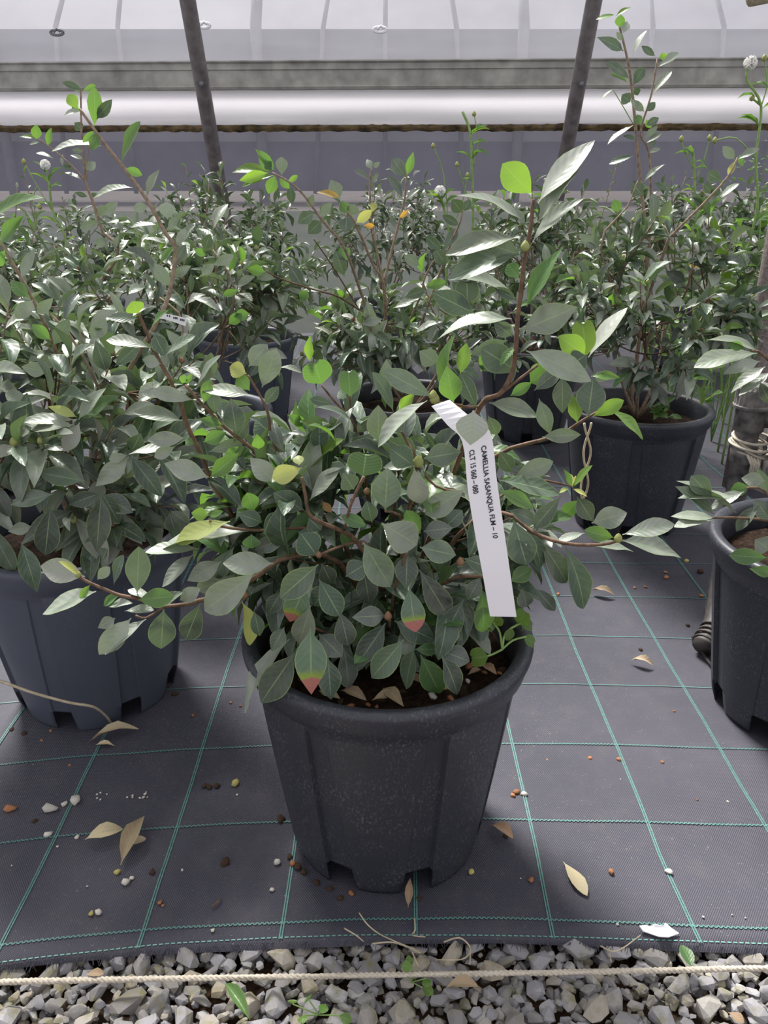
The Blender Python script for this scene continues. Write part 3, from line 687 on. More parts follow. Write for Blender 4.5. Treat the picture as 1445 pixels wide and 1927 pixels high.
nl += specs(main, '''683 896 689 852 62 gH;725 960 729 880 54 m;718 985 785 1025 62 p .65;683 1020 735 1105 52 m .65;766 1041 764 1107 44 b;790 1030 858 1045 42 m .65;791 1004 764 960 30 g;876 920 800 968 44 p
779 880 790 948 40 w;778 876 733 843 44 d;797 863 868 850 45 m .67;778 878 720 880 20 p;666 921 645 890 38 d;797 1000 853 993 36 b;691 990 641 970 24 g;700 983 690 942 30 d
684 1072 695 1135 40 b;789 1072 845 1162 46 b;770 1105 782 1190 44 r .65 -.02;726 1158 662 1162 38 b;726 1172 668 1258 44 b;742 1168 818 1205 44 d;760 1203 699 1276 46 m .63;780 1218 764 1297 30 m .64
791 1232 828 1305 46 g .64;830 1232 860 1308 36 b .64;830 1224 884 1245 40 b;872 1128 828 1213 44 b;905 1110 909 1190 36 g;780 1222 829 1222 22 g;870 1050 940 1075 34 d;905 1085 880 1130 30 b;830 1000 870 960 30 d''', .67, 0.012)
nl += specs(main, '''584 1182 586 1307 60 r .62 -.02;555 1228 491 1323 55 d .64 .01;545 1203 460 1342 28 p .66 .01;576 1100 545 1170 46 r .64;584 1139 563 1213 42 p .64;600 1193 644 1236 42 b;617 1236 623 1317 44 d .65
599 1062 527 1126 48 m .62;480 1077 385 1150 58 p .63;455 1132 470 1215 28 y .66;530 1112 503 1158 30 b;535 1180 511 1226 30 m;478 1150 489 1197 25 d;646 1218 657 1296 36 b;640 1150 655 1215 40 b;600 1090 640 1160 44 d
514 1060 419 1060 42 p;597 1046 565 1003 50 d;620 1100 590 1140 40 d;650 1085 690 1060 40 b;605 1060 625 1100 34 b''', .66, 0.012)
nl += specs(main, '''393 898 309 872 40 p;396 898 450 852 32 g;518 908 470 861 38 p;569 880 512 900 36 y .66;563 876 560 857 20 y .66;572 960 514 927 40 d;583 942 640 880 26 p;477 962 465 927 32 g;494 983 448 967 30 d
494 1005 535 968 38 d;392 970 360 965 24 l;394 972 420 962 12 l;433 981 330 1022 34 y .70;468 1000 275 1050 28 p .70;417 1056 352 1093 36 p .68;473 1005 473 1032 32 g;580 975 605 998 36 d;375 1033 272 1040 24 p;363 1044 305 1105 24 p
420 1090 370 1110 30 p;440 1030 400 1090 34 m;540 1010 480 1035 30 b;560 1000 600 1020 30 b;450 1060 410 1100 28 p;640 1000 665 1030 24 g;625 965 607 945 14 o''', .70, 0.012)
nl += specs(main, '''160 1085 76 1065 44 w .66;150 1082 110 1056 12 y;181 1113 80 1156 30 p;258 1116 261 1028 44 m;214 1102 233 1044 16 d;183 1091 206 1066 20 p;261 1129 328 1122 36 g .63;247 1163 186 1232 40 p;275 1165 197 1232 24 p
308 1146 303 1221 48 m;338 1130 377 1107 28 p;377 1135 350 1204 42 d;217 1163 184 1182 24 p;203 1143 250 1135 14 p;235 1150 290 1148 16 p;170 1100 150 1135 14 l;225 1120 195 1140 16 g;300 1140 345 1115 20 m;290 1130 240 1110 16 p''', .64, 0.006)
nl += specs(main, '''966 898 1041 868 34 p .74;942 904 1055 931 32 m .72;1055 934 1005 994 32 d;966 978 991 1064 54 d;1016 1017 1066 1097 40 m;1063 1028 1098 1146 42 d;1113 984 1180 965 40 p;1171 1006 1270 987 32 p .65;1169 1017 1282 1050 34 p .65
1155 1012 1099 998 28 g .66;1099 1003 1049 1020 16 p;1085 934 1116 981 34 b .74;1077 915 1068 890 6 y .74;1077 918 1115 875 12 l .74;1075 915 1060 882 12 g .74;1078 920 1105 935 8 y .74;1070 920 1052 928 8 y .74;1076 918 1084 895 5 y .74
1005 1106 1044 1150 24 b;983 1106 991 1142 30 b;939 923 1005 959 26 g;1116 1028 1193 1039 16 p;991 998 1016 1071 24 d;960 1095 1000 1070 30 g;955 960 1010 985 24 b;1000 900 960 880 24 b .76;1090 940 1060 970 26 g .75;965 890 940 850 30 b .76''', .69, 0.010)
nl += specs(main, '''260 590 248 567 34 l;260 600 200 598 18 m;283 655 200 640 22 p;285 618 318 583 8 g;303 685 268 676 25 p;289 628 312 672 30 d;310 670 368 631 14 m;345 724 316 718 12 g;343 722 347 705 15 g;350 722 362 702 10 g;370 732 416 668 10 m
364 753 283 736 28 p;343 792 250 776 26 p;383 760 393 715 22 g;472 743 378 734 24 p;405 778 400 737 24 m;445 815 434 749 42 b;420 799 374 788 20 g;383 832 426 813 28 g;366 836 349 828 16 g;349 824 277 828 28 p;393 850 457 832 24 p
464 704 432 690 30 y;493 729 520 656 40 p;468 690 503 648 36 p;470 735 447 708 28 g;497 760 525 727 22 m;511 816 480 790 46 d;487 845 483 816 24 g;500 835 548 872 45 d;601 855 601 800 34 d;605 722 590 680 52 gH;583 681 584 631 17 l
659 745 655 696 36 gH;653 749 637 737 20 m;662 791 592 766 12 d;626 760 583 751 18 d;525 692 568 702 8 p;576 899 648 826 13 l;597 890 558 838 44 d;420 860 470 845 26 g;330 840 290 860 22 p;540 780 575 800 20 g;545 850 580 820 26 p
680 841 640 830 26 p;672 815 700 780 24 p;620 780 640 820 26 b;470 790 440 830 28 b;560 960 530 990 34 b;690 900 640 920 30 d''', .76, 0.012)
# inner and rear foliage that fills the bush
_rr = random.Random(11); _c = []
for i in range(78):
    u = Vector((_rr.gauss(0, 1), _rr.gauss(0, 0.7), _rr.gauss(0, 1))).normalized()
    tip = Vector((PX - 0.015, PY + 0.02, 0.395)) + Vector((u.x * 0.17, u.y * 0.11, u.z * 0.12)); inner = Vector((PX, PY + 0.02, 0.34)) + (tip - Vector((PX, PY, 0.34))) * 0.35
    branch(main, [inner, (inner + tip) / 2 - Vector((0, 0, .004)), tip], 0.0022, 0.0011) if i % 4 == 0 else None
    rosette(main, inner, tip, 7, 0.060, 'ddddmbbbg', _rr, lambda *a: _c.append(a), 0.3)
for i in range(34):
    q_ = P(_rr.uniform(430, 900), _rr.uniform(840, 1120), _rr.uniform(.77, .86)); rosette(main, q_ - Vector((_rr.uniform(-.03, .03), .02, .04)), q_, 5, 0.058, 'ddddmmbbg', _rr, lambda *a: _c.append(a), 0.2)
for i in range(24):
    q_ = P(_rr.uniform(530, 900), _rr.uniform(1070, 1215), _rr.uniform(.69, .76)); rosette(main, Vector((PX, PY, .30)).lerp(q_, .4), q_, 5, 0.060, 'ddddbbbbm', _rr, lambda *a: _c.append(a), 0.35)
_rr.shuffle(_c)
for c in _c[:max(0, 300 - nl)]: put_leaf(main, *c, var=_rr.randrange(7))
mbs = MB()
for c in _c[max(0, 300 - nl):]:
    g = LGEO[_rr.randrange(7)]; m_ = leaf_matrix(c[0] - main.location, c[1] - main.location, c[2], c[3]); mbs.add(([m_ @ Vector(v) for v in g[0]], g[1]), g[2])
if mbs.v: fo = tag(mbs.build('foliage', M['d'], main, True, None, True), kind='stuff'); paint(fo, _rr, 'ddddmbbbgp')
for x_, y_, d_, r_, k_ in ((787, 870, .685, .0052, 'bud'), (730, 1160, .655, .0042, 'budred'), (818, 752, .68, .0045, 'bud'), (815, 745, .68, .004, 'bud'), (460, 1120, .66, .004, 'budred'), (988, 465, .695, .004, 'bud'), (1163, 1014, .65, .004, 'bud'), (690, 925, .68, .003, 'budred'), (600, 1045, .655, .003, 'budred'), (866, 1058, .66, .004, 'budred'), (147, 1082, .64, .003, 'bud')):
    bud(main, P(x_, y_, d_), r_, k_)
print('main leaves', nl)

# -- bush in the blue-lit pot
lp = tag(empty('camellia', (-0.445, 1.05, SOILZ)), 'dense camellia bush in the blue-lit pot with the twig', 'shrub')
px_branch(lp, '150 1020 1.05;200 820 1.08;241 701 1.10;289 618 1.10;318 555 1.11;330 470 1.12;312 440 1.12;278 378 1.12;232 315 1.12;200 275 1.12;175 240 1.12;150 205 1.12', .0062, .0024, 'barkpale')
px_branch(lp, '140 1020 1.05;128 706 1.06;107 664 1.05;90 623 1.04;62 564 1.03;14 478 1.02;-10 440 1.02', .0050, .0022, 'barkpale')
px_branch(lp, '150 1020 1.05;190 780 1.0;150 660 .98;95 590 .98', .0040, .0018, 'barkpale')
px_branch(lp, '150 1020 1.05;280 800 1.1;345 620 1.15;300 560 1.16', .0038, .0018, 'barkpale')
n2 = specs(lp, '''178 237 178 164 26 g;148 205 128 178 22 l;182 224 211 187 20 d;150 208 119 220 8 w;228 309 264 228 16 g;190 275 97 285 8 p;179 246 155 268 12 g;182 251 172 283 20 g;237 316 268 330 16 g;276 372 300 319 14 p;250 353 177 372 9 p
278 387 250 394 18 p;315 413 314 380 30 p;296 423 245 428 8 d;317 435 332 408 14 p;315 459 266 450 8 p;330 470 350 430 14 p;325 500 350 460 22 b;320 540 290 495 24 p;322 520 360 500 20 p;310 450 300 470 12 l''', 1.12, .01)
n2 += specs(lp, '''0 462 45 405 22 g;-22 412 84 372 20 g;40 525 65 470 18 p;10 470 -10 500 22 g;55 560 20 530 24 g;70 590 100 560 20 p;62 564 30 600 26 p;95 640 60 610 22 g;110 670 70 690 26 p''', 1.0, .01)
n2 += specs(lp, '''140 790 45 795 20 p .88;148 790 200 730 22 p .88;145 785 90 765 18 y .88;140 800 30 830 18 p .88;150 795 120 850 30 w .88;155 790 225 745 24 g .9;242 860 180 915 36 p .86;245 858 305 935 36 b .86;242 855 320 845 16 p .86;240 856 205 865 18 p .86;248 850 265 815 34 d .88
190 930 182 1040 44 b .84;192 930 250 965 34 b .86;188 928 130 950 30 b .86;190 925 225 985 30 d .86;160 905 75 890 34 m .86;95 950 85 1045 44 b .84;100 930 20 950 30 m .86;40 1020 70 1115 38 d .82;60 990 15 1000 24 p .84;318 965 330 1000 28 b .9;320 960 360 990 22 b .9
200 700 180 640 34 b .95;215 690 260 650 26 d .95;170 640 200 600 28 p .95;90 700 40 690 28 p .93;100 650 130 600 26 m .95;60 760 10 740 26 p .92;30 860 -5 830 30 p .9;230 780 290 760 20 p .92;260 740 320 745 18 p .95;70 800 20 860 24 p .9''', .9, .012)
crown(lp, Vector((-0.44, 1.05, 0.415)), (0.245, 0.22, 0.185), 80, 9, 0.065, 5, 290 - n2, lo=-0.55)

# -- bush beside the standpipe
rp = tag(empty('camellia', (0.618, 0.994, SOILZ)), 'camellia bush hanging over the irrigation standpipe', 'shrub')
n3 = specs(rp, '''1425 665 1305 692 30 p .95;1425 660 1330 640 16 p .95;1400 655 1365 645 18 g .95;1430 680 1360 705 24 p .95;1440 690 1375 740 22 p .95;1450 700 1390 745 20 p .96;1385 965 1272 905 0.1 p;1345 970 1270 915 26 m .93;1340 935 1300 895 34 m .93;1380 935 1275 938 18 p .93;1400 925 1335 960 22 p .93
1345 975 1262 972 18 p .93;1340 980 1268 992 18 p .93;1410 915 1372 925 26 g .93;1440 905 1395 900 26 p .93;1430 950 1385 1000 22 b .93;1445 1050 1372 1045 30 g .90;1450 1035 1420 1015 40 p .90;1460 1080 1410 1070 22 g .90;1450 980 1420 940 30 b .93;1445 930 1425 880 24 m .95;1450 760 1430 720 22 b .95''', .93, .01)
px_branch(rp, '1569 1060 .99;1480 990 .94;1400 975 .93;1340 975 .93', .004, .0018); px_branch(rp, '1569 1060 .99;1500 760 .98;1440 672 .95;1415 660 .95', .004, .0018); px_branch(rp, '1569 1060 .99;1480 1050 .92;1443 1048 .90', .003, .0018)
px_branch(rp, '1480 990 .94;1440 925 .93;1405 918 .93', .003, .0018)
crown(rp, Vector((0.665, 1.01, 0.43)), (0.20, 0.19, 0.17), 50, 9, 0.063, 9, 150, keep=lambda p: p.x > 0.56 and (p.z > 0.47 or p.x > 0.64))

# -- second row
bp_ = tag(empty('camellia', (0.556, 1.70, SOILZ)), 'camellia bush with two tall thin upright stems reaching above the rail', 'shrub')
px_branch(bp_, '1185 770 1.70;1205 620 1.70;1215 520 1.70;1215 440 1.70;1205 340 1.70;1195 230 1.70;1187 150 1.70;1178 100 1.70;1163 40 1.70', .0075, .0024, 'barkpale')
px_branch(bp_, '1215 520 1.70;1224 420 1.70;1222 290 1.70;1205 250 1.70;1225 180 1.70;1237 110 1.70', .0050, .0020, 'barkpale')
px_branch(bp_, '1205 600 1.70;1253 464 1.66;1269 438 1.65;1323 384 1.63;1370 332 1.62;1388 296 1.62', .0055, .0022, 'barkpale')
px_branch(bp_, '1195 240 1.70;1175 205 1.70;1153 168 1.70', .0016, .001, 'greenstem')
px_branch(bp_, '1205 640 1.70;1130 470 1.66;1180 390 1.66;1200 340 1.66', .004, .0018, 'barkpale'); px_branch(bp_, '1205 640 1.70;1280 570 1.6;1300 510 1.58;1305 495 1.58', .004, .002)
n4 = specs(bp_, '''1159 30 1188 14 7 l;1157 28 1121 37 7 l;1165 52 1168 27 18 g;1173 62 1180 40 18 p;1173 96 1123 70 20 d;1190 106 1217 57 9 p;1233 106 1207 86 12 d;1238 127 1277 99 14 p;1185 148 1139 117 18 b;1181 156 1148 139 8 g;1191 161 1212 125 20 d;1227 179 1264 134 12 p
1186 192 1170 178 22 d;1212 210 1186 187 14 p;1217 210 1233 192 14 d;1215 236 1240 222 14 d;1191 236 1143 272 9 p;1212 260 1238 236 12 p;1196 262 1172 256 8 d;1192 293 1146 309 12 d;1212 340 1251 309 10 p;1209 368 1190 345 26 d;1230 345 1260 363 10 d;1200 180 1196 165 14 d
1215 270 1245 250 9 p;1220 275 1235 265 12 d;1220 288 1243 280 8 p;1153 168 1133 187 4 l;1240 108 1256 103 12 l;1172 76 1160 60 10 w;1215 225 1225 240 12 g;1198 215 1205 235 14 g
1357 340 1330 325 22 d;1382 300 1360 275 18 p;1385 300 1370 330 12 y;1388 300 1430 280 12 p;1388 305 1400 300 20 g;1340 365 1325 345 16 d;1340 372 1352 350 18 d;1350 378 1390 345 10 p;1330 380 1352 375 16 p;1320 395 1300 360 14 d
1302 505 1312 488 16 o;1295 505 1285 482 14 g;1290 530 1252 510 24 b;1298 520 1335 508 12 p;1285 545 1320 530 20 p;1210 560 1190 590 0.1 p;1130 470 1090 440 20 p;1165 400 1155 375 18 g;1170 395 1150 400 16 p''', 1.69, .02)
crown(bp_, Vector((0.556, 1.70, 0.46)), (0.27, 0.25, 0.19), 78, 9, 0.060, 15, 296 - n4, lo=-0.6, fuzz=0.05)

mp_ = tag(empty('camellia', (0.06, 1.78, SOILZ)), 'open camellia bush with a lime-tipped arching shoot, behind the labelled one', 'shrub')
px_branch(mp_, '760 760 1.78;730 640 1.72;722 536 1.66;703 500 1.64;670 424 1.6;650 395 1.6', .007, .0028, 'barkpale')
px_branch(mp_, '722 536 1.66;735 480 1.66;748 430 1.66;761 375 1.66;765 335 1.66;768 315 1.66', .0045, .0022, 'barkpale')
px_branch(mp_, '740 690 1.74;690 580 1.6;650 470 1.5;607 416 1.48;574 370 1.46;545 343 1.45;512 325 1.45', .0052, .0022, 'barkpale')
px_branch(mp_, '700 600 1.62;640 560 1.55;590 545 1.5;530 525 1.48;500 510 1.47', .0036, .0018)
px_branch(mp_, '680 590 1.62;625 500 1.55;590 450 1.5', .0026, .0016); px_branch(mp_, '745 660 1.72;790 560 1.6;800 520 1.58;830 470 1.56', .004, .002, 'barkpale')
px_branch(mp_, '722 536 1.66;700 420 1.66;696 340 1.66;700 315 1.66', .0035, .0018, 'barkpale'); px_branch(mp_, '800 700 1.72;880 560 1.62;920 430 1.58', .005, .002, 'barkpale')
px_branch(mp_, '760 700 1.72;840 480 1.62;865 420 1.6;870 395 1.6', .004, .002, 'barkpale')
n5 = specs(mp_, '''505 322 437 325 18 l;510 322 480 280 14 l;505 325 450 340 22 l;515 330 455 352 14 l;510 325 490 283 22 g;518 330 505 365 22 g;525 335 545 355 14 g;530 330 530 295 22 p;515 320 495 300 20 g;540 345 560 330 10 l;545 350 550 385 18 d
590 400 560 420 26 d;580 390 590 365 16 p;605 415 580 440 28 d;600 410 625 380 18 p;640 375 622 338 28 p;640 372 595 362 12 o;655 400 640 380 22 g;660 405 668 385 24 p;650 440 652 410 30 d;670 420 700 395 18 y;700 400 705 380 14 y;705 425 685 425 10 o
765 335 738 298 24 b;766 330 778 285 16 g;764 330 750 375 0.1 p;758 375 730 330 14 b;762 380 790 355 8 p;752 410 770 395 10 o;745 430 735 405 10 b;700 318 690 300 14 p;702 315 715 305 10 p;697 340 665 320 9 b;700 345 712 325 8 p
655 490 640 465 26 g;648 520 630 470 24 d;690 560 700 640 28 p;560 500 555 530 22 b;570 540 545 500 26 b;580 545 565 565 18 g;520 525 480 515 18 p;500 512 465 505 20 g;600 545 580 520 12 p;740 580 790 560 14 p;760 560 800 545 20 d
830 470 800 445 20 d;835 470 860 430 20 b;870 400 850 375 26 d;872 398 885 375 18 d;865 425 832 405 16 d;790 500 760 480 20 p;840 500 820 470 24 b;880 560 850 530 26 d;720 600 680 610 18 p;800 540 840 530 18 g''', 1.58, .03)
crown(mp_, Vector((0.06, 1.76, 0.40)), (0.26, 0.22, 0.16), 60, 8, 0.060, 25, 296 - n5, lo=-0.5)

lb = tag(empty('camellia', (-0.40, 1.66, SOILZ)), 'camellia bush standing behind the one with the small printed tag', 'shrub')
crown(lb, Vector((-0.42, 1.64, 0.47)), (0.29, 0.25, 0.18), 70, 9, 0.062, 35, 240, lo=-0.6, fuzz=0.04)
px_branch(lb, '350 700 1.66;420 620 1.55;440 540 1.5;400 470 1.5', .004, .002, 'barkpale')
n6 = specs(lb, '''385 470 395 440 22 d;390 480 365 470 14 g;400 500 440 480 18 p;405 495 380 515 18 p;445 540 480 520 14 p;450 545 420 555 14 g;470 590 440 595 22 g;430 610 455 590 20 g''', 1.45, .02)
fl = tag(empty('camellia', (-1.02, 1.92, SOILZ)), 'camellia bush with a bare-stemmed tall forked shoot, outermost of its row', 'shrub')
px_branch(fl, '60 700 1.85;217 490 1.72;195 440 1.72;175 380 1.72;162 345 1.72;157 300 1.72;153 240 1.72;152 165 1.72', .006, .0022, 'barkpale')
px_branch(fl, '160 340 1.72;135 312 1.72;110 290 1.72;88 272 1.72;66 258 1.72', .003, .0016, 'barkpale'); px_branch(fl, '162 345 1.72;164 300 1.72;168 270 1.72', .003, .0016, 'barkpale')
n7 = specs(fl, '''66 260 36 258 7 l;68 262 68 234 18 g;75 268 56 272 5 p;90 275 97 240 12 g;100 298 68 288 6 p;118 312 118 290 6 p;135 320 120 308 10 d;153 338 107 328 5 d;158 300 132 292 8 p;157 285 135 282 9 p;162 320 180 305 16 p;155 170 117 155 12 d;152 175 138 158 12 p;155 172 180 160 10 g
165 370 140 362 10 d;168 368 185 365 8 d;180 410 195 385 14 p;190 405 222 380 18 p;200 420 250 418 8 p;190 415 150 430 16 p;215 470 225 440 10 p;205 450 180 460 18 p;140 230 155 245 18 b;150 210 135 200 14 g''', 1.72, .02)
crown(fl, Vector((-0.98, 1.88, 0.47)), (0.32, 0.27, 0.19), 70, 9, 0.062, 45, 200, lo=-0.6, fuzz=0.05)

# -- rows further back
FAR = [(-0.43, 2.52, 'low camellia bush two rows behind the blue-lit pot with the twig'), (0.44, 2.38, 'camellia bush between the two steel hoops, in the row behind the printed label'), (-1.30, 2.55, 'camellia bush behind the outermost bush of the second row'), (1.38, 2.60, 'camellia bush among the weeds beyond the twin-stemmed bush'), (1.17, 2.00, 'camellia bush against the bare upright post')]
FAR += [(-1.80 + 0.60 * k, 3.12 + (0.14 if k % 2 else -0.06), 'small camellia bush in the last row along the net') for k in range(7)]
for i, (x_, y_, lab) in enumerate(FAR):
    e = tag(empty('camellia', (x_, y_, SOILZ)), lab, 'shrub', 'camellias of the last row' if i > 4 else None)
    hh = 0.17 + 0.03 * ((i * 7) % 3)
    crown(e, Vector((x_, y_, (0.42 if i < 5 else 0.45) + 0.04 * ((i * 5) % 3))), (0.32, 0.24, hh), 56, 9, 0.057, 60 + i, 90 if i < 5 else 40, lo=-0.5, fuzz=0.08)
    if i > 1:
        rr = random.Random(i)
        pot(x_, y_, rr.uniform(0, 6), 'nursery pot half hidden by foliage in the last row along the net' if i > 4 else 'nursery pot below the ' + lab.split(',')[0], 'pot' if i % 2 else 'pot_bluelit', 'pots of the last row' if i > 4 else None)
    rr = random.Random(90 + i)
    for q_ in range(2 if i > 1 else 1):        # thin upright shoots
        b0 = Vector((x_ + rr.uniform(-.15, .15), y_ + rr.uniform(-.1, .1), 0.5)); tp = b0 + Vector((rr.uniform(-.08, .08), 0, rr.uniform(0.12, 0.30)))
        branch(e, [Vector((x_, y_, SOILZ)), b0, tp], 0.004, 0.0015, 'barkpale'); rosette(e, b0, tp, 9, 0.036, 'dgmpmb', rr, lambda *a: put_leaf(e, *a), 0.1, 0.36, 0.1)
# ------------------------------------------------------------------ printed label and tags
def strip_tag(name, rows, label, text=None, th=0.0005):
    """rows: ((left px, py, D), (right px, py, D)); a thin paper strip through these edges, print following its surface."""
    Ls = smooth_path([P(*r[0]) for r in rows], 4); Rs = smooth_path([P(*r[1]) for r in rows], 4)
    vs = []; fs = []; n = len(Ls); c = Ls[0].copy()
    nrm = []
    for i in range(n):
        t = (Ls[min(i + 1, n - 1)] - Ls[max(i - 1, 0)]).normalized(); w = (Rs[i] - Ls[i]).normalized(); q = w.cross(t).normalized()
        if q.dot(CAM - Ls[i]) < 0: q = -q
        nrm.append(q)
    for i in range(n): vs += [Ls[i] - c, Rs[i] - c, Ls[i] - nrm[i] * th - c, Rs[i] - nrm[i] * th - c]
    for i in range(n - 1):
        a = 4 * i; b = a + 4; fs += [(a, a + 1, b + 1, b), (a + 2, b + 2, b + 3, a + 3), (a, b, b + 2, a + 2), (a + 1, a + 3, b + 3, b + 1)]
    fs += [(0, 2, 3, 1), (4 * n - 4, 4 * n - 3, 4 * n - 1, 4 * n - 2)]
    o = tag(obj(name, mesh(name, vs, fs, M['white'], False), None, c), label, 'label')
    cum = [0.0]
    for i in range(1, n): cum.append(cum[-1] + ((Ls[i] + Rs[i]) / 2 - (Ls[i - 1] + Rs[i - 1]) / 2).length)
    def at(u, v):
        i = 0
        while i < n - 2 and cum[i + 1] < u: i += 1
        f_ = (u - cum[i]) / max(1e-9, cum[i + 1] - cum[i]); l = Ls[i].lerp(Ls[i + 1], f_); r = Rs[i].lerp(Rs[i + 1], f_)
        return l.lerp(r, v) + nrm[i].lerp(nrm[i + 1], f_) * 0.0005
    for body, u0, u1, v0, v1 in text or []:
        cu = bpy.data.curves.new('print', 'FONT'); cu.body = body; cu.resolution_u = 3; cu.offset = 0.022; to = bpy.data.objects.new('print', cu); COL.objects.link(to)
        dg = bpy.context.evaluated_depsgraph_get(); me = bpy.data.meshes.new_from_object(to.evaluated_get(dg)); bpy.data.objects.remove(to)
        xs = [q.co.x for q in me.vertices]; ys = [q.co.y for q in me.vertices]; x0, x1 = min(xs), max(xs); y0, y1 = min(ys), max(ys)
        for q in me.vertices:
            q.co = at((u0 + (u1 - u0) * (q.co.x - x0) / (x1 - x0)) * cum[-1], v0 + (v1 - v0) * (q.co.y - y0) / (y1 - y0)) - c
        me.materials.clear(); me.materials.append(M['ink']); obj('print', me, o)
    return o
strip_tag('plant_label', [((812, 764, .652), (846, 752, .66)), ((842, 800, .645), (882, 782, .648)), ((870, 832, .640), (922, 812, .640)), ((880, 920, .634), (935, 905, .634)), ((893, 1000, .630), (948, 995, .630)), ((908, 1080, .626), (960, 1078, .626)), ((922, 1160, .624), (972, 1161, .624))],
    'long white paper label printed CAMELLIA SASANQUA hanging on the shrub', [('CAMELLIA SASANQUA FLM – 10', .245, .635, .55, .76), ('CLT 15 060 – 080', .245, .43, .16, .35)])
t2 = strip_tag('price_tag', [((296, 588, 1.102), (294, 600, 1.102)), ((308, 590, 1.095), (306, 600, 1.095)), ((330, 594, 1.09), (327, 606, 1.09)), ((352, 600, 1.09), (349, 614, 1.09))], 'small white printed tag on a stem of the bush in the blue-lit pot')
mb = MB()
for x_, y_ in ((315, 594), (319, 595), (327, 598), (330, 598.5), (333, 599), (340, 601.5), (343, 602), (346, 603)):
    a_ = [P(x_ + dx, y_ + dy, 1.0885) - t2.location for dx, dy in ((-1.2, -2), (1.2, -1.6), (1.0, 2), (-1.2, 1.6))]; mb.add((a_, [(0, 1, 2, 3)]))
mb.build('print', M['ink'], t2, False)
strip_tag('stem_tag', [((727, 633, 1.71), (728, 650, 1.71)), ((745, 633, 1.70), (745, 650, 1.70)), ((762, 628, 1.69), (758, 642, 1.69)), ((776, 624, 1.68), (770, 640, 1.68)), ((795, 634, 1.67), (785, 648, 1.67)), ((814, 655, 1.66), (803, 664, 1.66))], 'white paper loop tied round the stem of the open bush')
strip_tag('paper_tag', [((776, 694, 1.715), (786, 704, 1.715)), ((795, 680, 1.715), (806, 691, 1.715))], 'white paper corner poking out below the looped stem tag')

# ------------------------------------------------------------------ twine, irrigation, posts, hose, twigs
gs = [G(*p, 0.010) for p in ((-300, 1858), (0, 1848), (300, 1842), (720, 1835), (1100, 1829), (1445, 1822), (1750, 1816))]
gs = smooth_path(gs, 40); mb = MB()
for s in range(3):
    pts = []; L = 0.0
    for i, p in enumerate(gs):
        if i: L += (p - gs[i - 1]).length
        a = 2 * math.pi * (L / 0.016 + s / 3); pts.append(p + Vector((0, math.cos(a), math.sin(a))) * 0.0016)
    mb.add(tube_geo(pts, 0.0019, 5))
tag(mb.build('twine', M['twine']), 'cream twine stretched across the gravel along the mat edge', 'twine')

sx_ = 0.598; sy = 1.26
sp_e = empty('standpipe', (sx_, sy, 0))
v, f = lathe_geo([(0.017, 0.0), (0.017, 0.30), (0.021, 0.302), (0.021, 0.330), (0.0185, 0.333), (0.0185, 0.352), (0.024, 0.356), (0.024, 0.392), (0.026, 0.396)], 28); obj('riser', mesh('riser', v, f, M['pvc']), sp_e)
prof = []; n = 48; vs = []; fs = []
for r_, z_ in ((0.0295, 0.394), (0.0300, 0.398), (0.0275, 0.400), (0.0270, 0.425), (0.0235, 0.432), (0.0, 0.434)):
    for k in range(n):
        a = 2 * math.pi * k / n; rr_ = r_ + (0.0012 if k % 2 and 0.399 < z_ < 0.43 else 0); vs.append((rr_ * math.cos(a), rr_ * math.sin(a), z_))
for j in range(5):
    for k in range(n): fs.append((j * n + k, j * n + (k + 1) % n, (j + 1) * n + (k + 1) % n, (j + 1) * n + k))
obj('cap', mesh('cap', vs, fs, M['pvc'], False), sp_e)
v = [(0.034, -0.03, 0.27), (0.085, -0.035, 0.27), (0.085, 0.03, 0.27), (0.034, 0.03, 0.27), (0.045, -0.035, 0.398), (0.090, -0.04, 0.398), (0.090, 0.03, 0.398), (0.045, 0.03, 0.398), (0.028, -0.032, 0.285), (0.036, -0.036, 0.385)]
f = [(0, 3, 2, 1), (4, 5, 6, 7), (0, 1, 5, 9, 8), (9, 5, 4), (1, 2, 6, 5), (2, 3, 7, 6), (3, 0, 8, 9, 4, 7)]
obj('valve_block', mesh('valve_block', v, f, M['pvc'], False), sp_e)
v, f = tube_geo([(0.02, 0, 0.372), (0.045, 0, 0.372)], 0.013, 14); obj('outlet', mesh('outlet', v, f, M['pvc']), sp_e)
mb = MB()
for k in range(5):
    pts = []
    for i in range(33):
        a = 2 * math.pi * i / 32; rx = 0.024 + 0.003 * (k % 3); pts.append((0.006 + (rx + 0.010 * max(0, math.cos(a))) * math.cos(a), rx * math.sin(a), 0.318 + 0.006 * k - 0.014 * math.cos(a + 0.3 * k) * (1 if k % 2 else 0.3)))
    mb.add(tube_geo(pts, 0.0024, 6, False))
for k in range(4): mb.add(tube_geo([(-0.006 + 0.006 * k, -0.026, 0.322 - 0.003 * k), (0.002 + 0.004 * k, -0.031, 0.306), (0.004 + 0.003 * k, -0.027, 0.285 - 0.006 * (k % 2))], 0.0023, 6))
mb.build('lashing', M['twine'], sp_e)
tag(sp_e, 'dusty black irrigation standpipe with ribbed cap, bound with twine', 'pipe')

b0 = P(1433, 640, 1.92); t0_ = tube('post', [Vector((b0.x, 1.92, 0.0)), Vector((b0.x, 1.92, 0.6)), Vector((b0.x + 0.005, 1.92, 1.5))], 0.031, M['rust'], None, 16, 2)
tag(t0_, 'dusty brown upright post beside the standpipe bush', 'post')
pe = P(1440, -6, 2.1); v, f = tube_geo([pe + Vector((-0.035, 0, 0.01)), pe + Vector((0.25, 0, 0.06))], 0.03, 16); 
tag(obj('pipe_end', mesh('pipe_end', [q - pe for q in v], f, M['straw']), None, pe), 'beige pipe end above the dandelion seed head', 'pipe')

